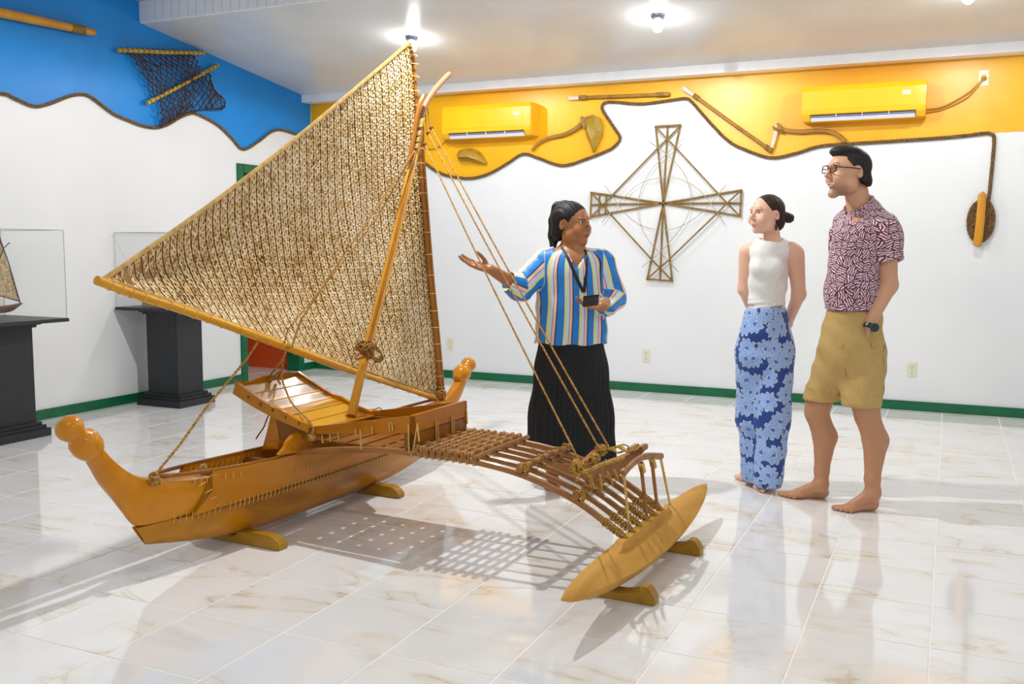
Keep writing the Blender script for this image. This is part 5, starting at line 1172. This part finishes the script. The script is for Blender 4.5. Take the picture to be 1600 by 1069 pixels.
# ------------------------------------------------------------------ 2. the woman in the white top
def woman2():
    pr = Person('person', 1193, 762, 'woman in white sleeveless top and blue floral trousers, dark hair in a bun'); p = pr.P; r = pr.root; sc = .95; Rm = frame(math.radians(-62), math.radians(-4)); c = p(1197, 338, -.005)
    Fl = lambda a, b: np.array(pr.Mi @ at(a, b, z=0))
    g = grid_for((-.25, -.32, -.01), (.3, .34, 1.64), .007, [(c-.155, c+.155, .0026), ((-.2, -.3, -.01), (.15, .15, .07), .0045)])
    g.chain([p(1203, 405), p(1200, 440), p(1197, 478)], [.108, .098, .098], .03, flat=.72, fdir=(-.4, 1, 0)); g.cone(p(1176, 390, .04), p(1236, 390, -.03), .042, .042, .035); g.cone(p(1208, 388, .02), p(1205, 358, .0), .043, .042, .025); g.chain([p(1197, 505), p(1196, 545)], [.085, .11], .03, flat=.75)
    T = head(g, 0, c, Rm, sc, jaw=.88, smile=1.1, nose=1.2, mz=-.002)
    g.chain([p(1167, 395, .06), p(1163, 452, .09), p(1180, 500, .19)], [.043, .034, .022], .02); g.chain([p(1243, 397, -.03), p(1248, 460, .04), p(1230, 508, .15)], [.047, .037, .024], .02)
    hand(g, p(1230, 508, .15), (-.8, .25, -.35), (0, -1, 0), .15, 1, (.4, .5, .5, .5)); hand(g, p(1180, 500, .19), (.8, .2, -.3), (0, 1, 0), .15, 1, (.2, .2, .2, .2))
    a1 = p(1180, 738, .06); a2 = p(1204, 745, -.08); g.chain([p(1180, 570, .03), p(1178, 650, .05), a1], [.075, .05, .032], .02); g.chain([p(1212, 570, -.02), p(1209, 650, -.05), a2], [.075, .05, .032], .02)
    foot(g, a1, Fl(1180, 750), Fl(1150, 750.5), .032, side=-1); f1 = Fl(1207, 757); f2 = Fl(1180, 770); foot(g, a2, f1, f1+nrm_(f2-f1)*.22, .032, side=1)
    V, Q = g.mesh(); V = relax(V, Q, 1); skin = (238, 190, 164); P = np.tile(lc(skin), (len(V), 1)); P = facepaint(V, T, P, sc, skin, (190, 92, 90), (70, 46, 36), (236, 164, 144), mz=-.002); add_mesh('body', V, Q, SKF, r, {'paint': P}); eyes(pr, r, T, Rm, sc, (90, 70, 50))
    MB().prism([T(x, y, z) for x, y, z in ((-.02, -.088, -.047), (0, -.0985, -.049), (.02, -.088, -.047), (.02, -.088, -.0525), (0, -.0985, -.0545), (-.02, -.088, -.0525))], Rm @ np.array([0, .006, 0])).build('teeth', _mats['eye_white'], r)
    gh = SDF(*[axis(c[d]-.15, c[d]+.17, .003) for d in range(3)]); haircap(gh, T, Rm, sc, rr=(.081, .098, .088), hl=((0, -.05, .052), (0, -.74, -.66)), low=-.06)
    b = p(1232.5, 341, .02); gh.ell(b, (.028, .026, .026), .012); gh.cone(p(1226, 338, .02), b, .024, .02, .012); gh.disp(lambda X, Y, Z: .0009*np.sin(X*300+Z*200)); V, Q = gh.mesh(); add_mesh('hair', V, Q, HBR, r)
    e = p(1208.5, 349, -.085)
    for s_ in (1,):
        q = Vector(T(.079, .006, -.03)) if False else Vector(T(-.079 if False else .0, 0, 0))
    ear = Vector(T(.080, .004, -.028)); ear2 = Vector(T(-.080, .004, -.028)); ear = min((ear, ear2), key=lambda v: v.y)
    er = MB().tube([ear, ear-Vector((0, 0, .016))], .0016, 6).build('earring', plain('earring_brown', (84, 30, 26), .4), r); MB().ball(ear-Vector((0, 0, .032)), (.008, .005, .018), 10, 8).build('drop', _mats['earring_brown'], er, smooth=True)
    # top
    gt = SDF(axis(-.2, .25, .0045), axis(-.2, .2, .0045), axis(.9, 1.36, .0045)); fd = (-.4, 1, 0)
    gt.chain([p(1203, 400), p(1200, 440), p(1197, 484)], [.114, .105, .106], .03, flat=.74, fdir=fd); gt.cone(p(1184, 390, .03), p(1228, 390, -.02), .046, .046, .03); gt.ell(p(1188, 420, -.06), (.045, .036, .042), .045); gt.ell(p(1212, 420, -.078), (.045, .036, .044), .045); gt.cone(p(1207, 392, .01), p(1206, 381, .01), .06, .055, .02)
    gt.half(p(1197, 483), (0, 0, -1), .003); gt.cone(p(1206, 385, .005), p(1203, 366, -.02), .05, .062, .004, '-'); gt.cone(p(1158, 400, .09), p(1160, 385, .09), .055, .05, .006, '-'); gt.cone(p(1250, 408, -.05), p(1252, 388, -.05), .058, .05, .006, '-'); gt.cone(p(1197, 483), p(1197, 500), .1, .1, .004, '-', flat=.72, fdir=fd)
    z1 = p(0, 472)[2]; gt.disp(lambda X, Y, Z: .003*np.sin((Z-.15*X)*230)*np.exp(-((Z-z1)/.035)**2)+.002*np.sin(Z*70+X*40)); V, Q = gt.mesh(); V = relax(V, Q, 2); add_mesh('tank_top', V, Q, plain('white_rib_cloth', (238, 238, 236), .75, var=.02, scale=40, bmp=.2), r)
    # trousers
    gp = SDF(axis(-.24, .24, .0055), axis(-.24, .24, .0055), axis(.0, 1.0, .007))
    gp.chain([p(1197, 478), p(1196, 515), p(1195, 552)], [.104, .128, .138], .05, flat=.78, fdir=fd); gp.chain([p(1177, 545, .03), p(1176, 650, .05), p(1181, 745, .05)], [.1, .084, .078], .04); gp.chain([p(1213, 545, -.02), p(1208, 650, -.06), p(1200, 752, -.08)], [.1, .086, .078], .04)
    gp.half(p(1197, 480), (0, 0, 1), .003); gp.half(p(1181, 752, .05), (0, 0, -1), .003); gp.cone(p(1181, 752, .05), p(1181, 735, .05), .07, .05, .004, '-'); gp.cone(p(1200, 752, -.08), p(1200, 735, -.08), .07, .05, .004, '-')
    gp.disp(lambda X, Y, Z: .006*np.sin(X*75+Y*40+2*np.sin(Z*7))*np.clip(.85-Z, 0, .7)*np.clip((Z-.12)*8, 0, 1)+.002*np.sin(Z*50)); V, Q = gp.mesh(); V = relax(V, Q, 2); st = rot2(V, (0, 0), -.2)*.15
    lx = V[:, 0]-.0; lm = V[:, 2] < p(0, 580)[2]; L1, A1_, _ = armdist(V, [p(1177, 560, .03), p(1181, 745, .05)]); L2, A2_, _ = armdist(V, [p(1214, 560, -.02), p(1200, 752, -.08)])
    def nodes(t, b, vec):
        vo = N(t, 'ShaderNodeTexVoronoi', voronoi_dimensions='2D', feature='F1'); vo.inputs['Scale'].default_value = 10.5; vo.inputs['Randomness'].default_value = .75; t.links.new(vec, vo.inputs['Vector'])
        sc_ = N(t, 'ShaderNodeVectorMath', operation='SCALE'); sc_.inputs['Scale'].default_value = 10.5; t.links.new(vec, sc_.inputs[0]); ps = N(t, 'ShaderNodeVectorMath', operation='SCALE'); ps.inputs['Scale'].default_value = 10.5; t.links.new(vo.outputs['Position'], ps.inputs[0]); sb = N(t, 'ShaderNodeVectorMath', operation='SUBTRACT')
        t.links.new(sc_.outputs[0], sb.inputs[0]); t.links.new(ps.outputs[0], sb.inputs[1]); s3 = N(t, 'ShaderNodeSeparateXYZ'); t.links.new(sb.outputs[0], s3.inputs[0]); th = Mth(t, 'ARCTAN2', s3.outputs[1], s3.outputs[0]); ln = N(t, 'ShaderNodeVectorMath', operation='LENGTH'); t.links.new(sb.outputs[0], ln.inputs[0])
        cr_ = N(t, 'ShaderNodeSeparateColor'); t.links.new(vo.outputs['Color'], cr_.inputs[0]); ph = Mth(t, 'MULTIPLY', cr_.outputs[0], 6.28)
        pet = Mth(t, 'ABSOLUTE', Mth(t, 'SINE', Mth(t, 'MULTIPLY_ADD', th, 4.5, ph))); rr = Mth(t, 'DIVIDE', ln.outputs[1], Mth(t, 'MULTIPLY_ADD', pet, .16, .44)); nz = N(t, 'ShaderNodeTexNoise', noise_dimensions='2D'); nz.inputs['Scale'].default_value = 70; nz.inputs['Detail'].default_value = 3; t.links.new(vec, nz.inputs['Vector'])
        rr2 = Mth(t, 'MULTIPLY_ADD', Mth(t, 'SUBTRACT', nz.outputs['Fac'], .5), .45, rr)
        rp = ramp(t, [(0, (56, 100, 190)), (.2, (92, 136, 214)), (.27, (196, 214, 240)), (.42, (120, 160, 226)), (.6, (170, 198, 240)), (.78, (128, 166, 226)), (.92, (206, 220, 240)), (1.0, (24, 66, 148))]); rp.color_ramp.elements[-1].position = .99; t.links.new(rr2, rp.inputs[0])
        t.links.new(rp.outputs[0], b.inputs['Base Color'])
    add_mesh('trousers', V, Q, attrmat('floral_cloth', nodes, .6), r, {'st': np.stack([st, V[:, 2], V[:, 2]*0], 1)})
    return pr
# ------------------------------------------------------------------ 3. the man
def man():
    pr = Person('person', 1328, 790, 'tall man in glasses, patterned maroon shirt and khaki shorts, barefoot'); p = pr.P; r = pr.root; sc = 1.08; Rm = frame(math.radians(-76), math.radians(-3)); c = p(1325, 272, -.01)
    Fl = lambda a, b: np.array(pr.Mi @ at(a, b, z=0)); W0 = p(1358, 506, -.135)
    g = grid_for((-.42, -.4, -.01), (.34, .36, 1.84), .0075, [(c-.17, c+.17, .0028), ((-.4, -.3, -.01), (.2, .3, .07), .0045)])
    g.chain([p(1340, 378), p(1334, 450), p(1331, 510)], [.135, .13, .14], .04, flat=.8, fdir=(-.8, 1, 0)); g.cone(p(1320, 350, .1), p(1380, 356, -.05), .05, .052, .04); g.cone(p(1345, 340, .02), p(1338, 300, .01), .062, .056, .03)
    T = head(g, 0, c, Rm, sc, jaw=.98, smile=.6, nose=1.25, mz=-.009); g.ell(T(0, -.07, -.098), np.array((.02, .018, .014))*sc, .02, '+', Rm)
    g.ell(T(0, -.099, -.0625), np.array((.021, .018, .0078))*sc, .003, '-', Rm)
    g.chain([p(1384, 358, -.07), p(1388, 446, -.09), W0], [.052, .044, .029], .02); hand(g, W0, (-.08, .4, -1), (-1, .3, 0), .17, 1, (.2, .2, .2, .2), k=.006)
    g.chain([p(1316, 362, .16), p(1312, 440, .2), p(1330, 495, .22)], [.05, .04, .028], .02); hand(g, p(1330, 495, .22), (.3, .1, -1), (-1, 0, 0), .16, 1)
    aL, aR = p(1283, 757, .1), p(1364, 770, -.11)
    g.chain([p(1305, 555, .06), p(1279, 630, .08), p(1276, 645, .085), p(1289, 682, .11), p(1284, 735, .11), aL], [.09, .063, .057, .06, .036, .036], .02)
    g.chain([p(1352, 560, -.06), p(1353, 632, -.1), p(1355, 650, -.1), p(1368, 688, -.09), p(1363, 748, -.11), aR], [.09, .066, .058, .061, .036, .037], .02)
    fl1, fl2 = Fl(1294, 779), Fl(1216, 777); foot(g, aL, fl1, fl2, .038, side=-1); fr1, fr2 = Fl(1371, 797), Fl(1304, 800); foot(g, aR, fr1, fr2, .038, side=-1)
    V, Q = g.mesh(); V = relax(V, Q, 1); skin = (212, 160, 126); P = np.tile(lc(skin), (len(V), 1))
    P = mixc(P, blob(V, T(0, -.04, -.078), (.078*sc, .09*sc, .045*sc), .6)*.6, (112, 84, 68)); P = mixc(P, blob(V, T(0, -.1, -.04), (.03*sc, .03*sc, .01*sc), .6)*.5, (110, 84, 70))
    P = facepaint(V, T, P, sc, skin, (176, 98, 86), (36, 26, 22), (214, 150, 120), mz=-.009); legs = V[:, 2] < p(0, 600)[2]; P[legs] = P[legs]*.4+lc((176, 122, 84))*.6; add_mesh('body', V, Q, SKT, r, {'paint': P}); eyes(pr, r, T, Rm, sc, (60, 44, 34))
    tw = Rm @ np.array([0, .008, 0]); MB().prism([T(x, y, z) for x, y, z in ((-.018, -.086, -.0565), (-.009, -.094, -.058), (0, -.097, -.0585), (.009, -.094, -.058), (.018, -.086, -.0565), (.018, -.086, -.0615), (.009, -.094, -.064), (0, -.097, -.0645), (-.009, -.094, -.064), (-.018, -.086, -.0615))], tw).build('teeth', _mats['eye_white'], r)
    gh = SDF(*[axis(c[d]-.16, c[d]+.18, .003) for d in range(3)]); haircap(gh, T, Rm, sc, rr=(.0775, .0955, .0835), c=(0, .0135, .037), hl=((0, -.06, .055), (0, -.86, -.5)), low=-.022)
    gh.ell(T(0, -.022, .098), np.array((.058, .07, .028))*sc, .015, '+', Rm); gh.ell(T(0, -.07, .094), np.array((.04, .018, .014))*sc, .015, '+', Rm); gh.disp(lambda X, Y, Z: .0012*np.sin(X*340)*np.sin(Y*310)*np.sin(Z*280)); V, Q = gh.mesh(); add_mesh('hair', V, Q, HD, r)
    # glasses
    gl = MB(); FR = plain('glasses_frame', (32, 24, 22), .25)
    for s in (-1, 1):
        ring = [Vector(T(s*.033+.024*math.copysign(abs(math.cos(a))**.6, math.cos(a)), -.101+.004*abs(math.cos(a)), .0145+.0165*math.copysign(abs(math.sin(a))**.7, math.sin(a)))) for a in [k*math.pi/12 for k in range(25)]]; gl.tube(ring, .0023*sc, 6)
        gl.tube([Vector(T(s*.057, -.097, .02)), Vector(T(s*.072, -.09, .02)), Vector(T(s*.079, -.03, .02)), Vector(T(s*.08, .012, .018)), Vector(T(s*.078, .026, .0))], .0023*sc, 6)
    gl.tube([Vector(T(-.01, -.101, .018)), Vector(T(0, -.105, .02)), Vector(T(.01, -.101, .018))], .002, 6); gs_ = gl.build('glasses', FR, r, smooth=True)
    # shirt
    gb = SDF(axis(-.26, .32, .005), axis(-.34, .34, .005), axis(.84, 1.6, .005)); fd = (-.8, 1, 0)
    gb.chain([p(1341, 380), p(1335, 450), p(1332, 522)], [.147, .152, .166], .04, flat=.84, fdir=fd); gb.cone(p(1322, 352, .1), p(1378, 357, -.05), .064, .066, .04); gb.cone(p(1346, 345, .02), p(1344, 330, .02), .09, .08, .025)
    sl = [p(1383, 360, -.07), p(1389, 412, -.1)]; gq = SDF(*gb.ax); gq.chain([sl[0], p(1390, 425, -.1)], [.078, .074], .02); gq.half(p(1388, 409, -.1), nrm_((.1, -.15, -1)), .003); gq.cone(p(1389, 414, -.1), p(1389, 430, -.1), .058, .062, .004, '-'); gb.merge(gq, .02); gb.cone(p(1352, 322, .02), p(1382, 348, -.04), .055, .05, .03); gb.cone(p(1345, 322, .02), p(1320, 348, .07), .055, .05, .03); s2 = [p(1317, 364, .16), p(1314, 412, .19)]; gb.chain(s2, [.068, .066], .02)
    gb.half(p(0, 520), (.06, 0, -1), .003, (-.3, -.3, .7), (.3, .3, 1.0)); gb.cone(p(1332, 519), p(1332, 535), .15, .16, .004, '-', flat=.82, fdir=fd)
    gb.cone(p(1341, 322, .01), p(1330, 300, -.03), .058, .085, .005, '-'); f0 = T(0, 0, 0)*0+p(1322, 348, -.1); gb.field(lambda X, Y, Z: np.maximum(np.abs((X-f0[0])*.5-(Y-f0[1])*.86-.0)*.9-(Z-f0[2])*.5, (X-.04)*.8+(Y-.0)*.5), .004, '-', (f0[0]-.12, f0[1]-.12, f0[2]-.02), (f0[0]+.12, f0[1]+.12, f0[2]+.12))
    gb.disp(lambda X, Y, Z: .0035*np.sin(Z*36+X*20-Y*25)+.002*np.sin(X*60-Z*45)); V, Q = gb.mesh(); V = relax(V, Q, 2); d1, a1, t1 = armdist(V, sl); st = rot2(V, (0, 0), 0)*.16; zz = V[:, 2].copy(); m = (d1 < .092) & (V[:, 0] > p(1378, 400, -.1)[0]) & (V[:, 2] > p(0, 418)[2]); st[m] = V[m, 0]*.85+V[m, 1]*.5+.5
    def nodes(t, b, vec):
        vo = N(t, 'ShaderNodeTexVoronoi', voronoi_dimensions='2D', feature='F1'); vo.inputs['Scale'].default_value = 26; vo.inputs['Randomness'].default_value = .8; t.links.new(vec, vo.inputs['Vector']); v2 = N(t, 'ShaderNodeTexVoronoi', voronoi_dimensions='2D', feature='DISTANCE_TO_EDGE'); v2.inputs['Scale'].default_value = 26; v2.inputs['Randomness'].default_value = .8; t.links.new(vec, v2.inputs['Vector'])
        cc_ = N(t, 'ShaderNodeSeparateColor'); t.links.new(vo.outputs['Color'], cc_.inputs[0]); an = Mth(t, 'MULTIPLY', cc_.outputs[0], 6.28); s3 = N(t, 'ShaderNodeSeparateXYZ'); t.links.new(vec, s3.inputs[0]); nz = N(t, 'ShaderNodeTexNoise', noise_dimensions='2D'); nz.inputs['Scale'].default_value = 45; t.links.new(vec, nz.inputs['Vector'])
        q = Mth(t, 'ADD', Mth(t, 'MULTIPLY', s3.outputs[0], Mth(t, 'COSINE', an)), Mth(t, 'MULTIPLY', s3.outputs[1], Mth(t, 'SINE', an))); q = Mth(t, 'MULTIPLY_ADD', nz.outputs['Fac'], .014, q); s = Mth(t, 'SINE', Mth(t, 'MULTIPLY', q, 2*math.pi/.0108)); e = Mth(t, 'MULTIPLY', Mth(t, 'LESS_THAN', v2.outputs['Distance'], .055), 3); s = Mth(t, 'SUBTRACT', s, e)
        rp = ramp(t, [(.42, (88, 22, 40)), (.56, (236, 206, 220))]); t.links.new(Mth(t, 'MULTIPLY_ADD', s, .5, .5), rp.inputs[0]); t.links.new(rp.outputs[0], b.inputs['Base Color'])
    SH = attrmat('patterned_cloth', nodes, .65); add_mesh('shirt', V, Q, SH, r, {'st': np.stack([st, zz, zz*0], 1)})
    # collar band
    gc = SDF(axis(-.16, .2, .004), axis(-.16, .2, .004), axis(1.35, 1.65, .004)); cn = p(1343, 322, .02); cn2 = p(1337, 306, .0); gc.cone(p(1346, 334, .02), cn2, .09, .074, .01); gc.cone(p(1345, 344, .02), p(1337, 296, -.01), .068, .068, .003, '-'); gc.half(p(1343, 317, .0), nrm_((-.5, -.15, .82)), .003); gc.half(p(1343, 334, 0), nrm_((.42, .15, -.85)), .003)
    gc.field(lambda X, Y, Z: np.maximum(np.abs((X-cn[0])*.5-(Y-cn[1])*.86)-.012-(cn[2]-Z+.02)*.3*0-.0, (X-cn[0])*.86+(Y-cn[1])*.5+.03), .003, '-'); V, Q = gc.mesh(); add_mesh('collar', V, Q, SH, r, {'st': np.stack([rot2(V, (0, 0), 0)*.16+.2, V[:, 2], V[:, 2]*0], 1)})
    # shorts
    go = SDF(axis(-.28, .3, .006), axis(-.3, .3, .006), axis(.5, 1.0, .006)); go.chain([p(1333, 505), p(1331, 535), p(1329, 560)], [.155, .165, .163], .03, flat=.85, fdir=fd); go.chain([p(1309, 556, .05), p(1283, 622, .07)], [.1, .09], .045); go.chain([p(1349, 560, -.05), p(1346, 630, -.1)], [.11, .096], .04); go.half(p(1282, 619, .07), nrm_((.12, -.1, -1)), .003, (-.3, -.3, .4), (p(1317, 0)[0]-.0, .3, .62)) if False else None
    zl, zr = p(0, 619, .07)[2], p(0, 628, -.1)[2]; xs_ = p(1315, 600)[0]
    go.field(lambda X, Y, Z: Z-np.where(X < xs_, zl, zr), .003, '-'); go.cone(p(1282, 622, .07), p(1283, 614, .07), .068, .066, .004, '-'); go.cone(p(1346, 632, -.1), p(1346, 622, -.1), .076, .074, .004, '-')
    go.cone(p(1313, 650, -.05), p(1315, 610, -.03), .022, .012, .012, '-'); go.disp(lambda X, Y, Z: (.003*np.sin(Z*50+X*60)+.003*np.sin(X*40-Z*30+Y*40))*np.clip((Z-np.where(X < xs_, zl, zr)-.01)*20, 0, 1)-.002*np.exp(-((Z-np.where(X < xs_, zl, zr)-.022)/.002)**2)); V, Q = go.mesh(); V = relax(V, Q, 2); KH = plain('khaki_cloth', (192, 160, 98), .8, var=.02, scale=60, bmp=.2); so = add_mesh('shorts', V, Q, KH, r); KS = plain('khaki_seam', (150, 120, 66), .8)
    def line(P_, rad, nm):
        q = []
        for a, b in P_: w_ = p(a, b); q.append(Vector((w_[0], surf(go, w_[0], w_[2])-.0005, w_[2])))
        MB().tube(smooth_path(q, 5), rad, 5).build(nm, KS, so)
    line([(1342, 528), (1343, 534), (1346, 541), (1351, 546), (1356, 549), (1361, 548), (1366, 543), (1370, 536)], .003, 'pocket_edge'); line([(1362, 548), (1363, 556), (1364, 566), (1364, 576), (1364, 590), (1363, 600), (1362, 612), (1361, 622)], .0018, 'side_seam'); line([(1303, 528), (1302, 538), (1302, 548), (1304, 560), (1306, 572), (1309, 586)], .0018, 'fly_seam'); line([(1264, 608), (1270, 610), (1277, 611), (1284, 612), (1291, 612), (1298, 612)], .0014, 'hem_stitch'); line([(1326, 620), (1333, 621), (1340, 622), (1347, 622), (1354, 621), (1362, 619)], .0014, 'hem_stitch')
    # watch on the wrist
    wd = nrm_(W0-p(1388, 446, -.09)); wc = Vector(p(1360, 511, -.155)); a = Vector(wd).orthogonal().normalized(); b = Vector(wd).cross(a); wt = MB().tube([wc-Vector(wd)*.009, wc+Vector(wd)*.009], .0345, 20).build('watch', plain('watch_black', (22, 26, 34), .4), r, smooth=True)
    fc = wc+Vector((.006, -.033, .0)); MB().tube([fc, fc+Vector((.001, -.009, .001))], .021, 20).build('watch_face', plain('watch_glass', (26, 52, 64), .1), wt, smooth=True)
    return pr
guide(); woman2(); man()
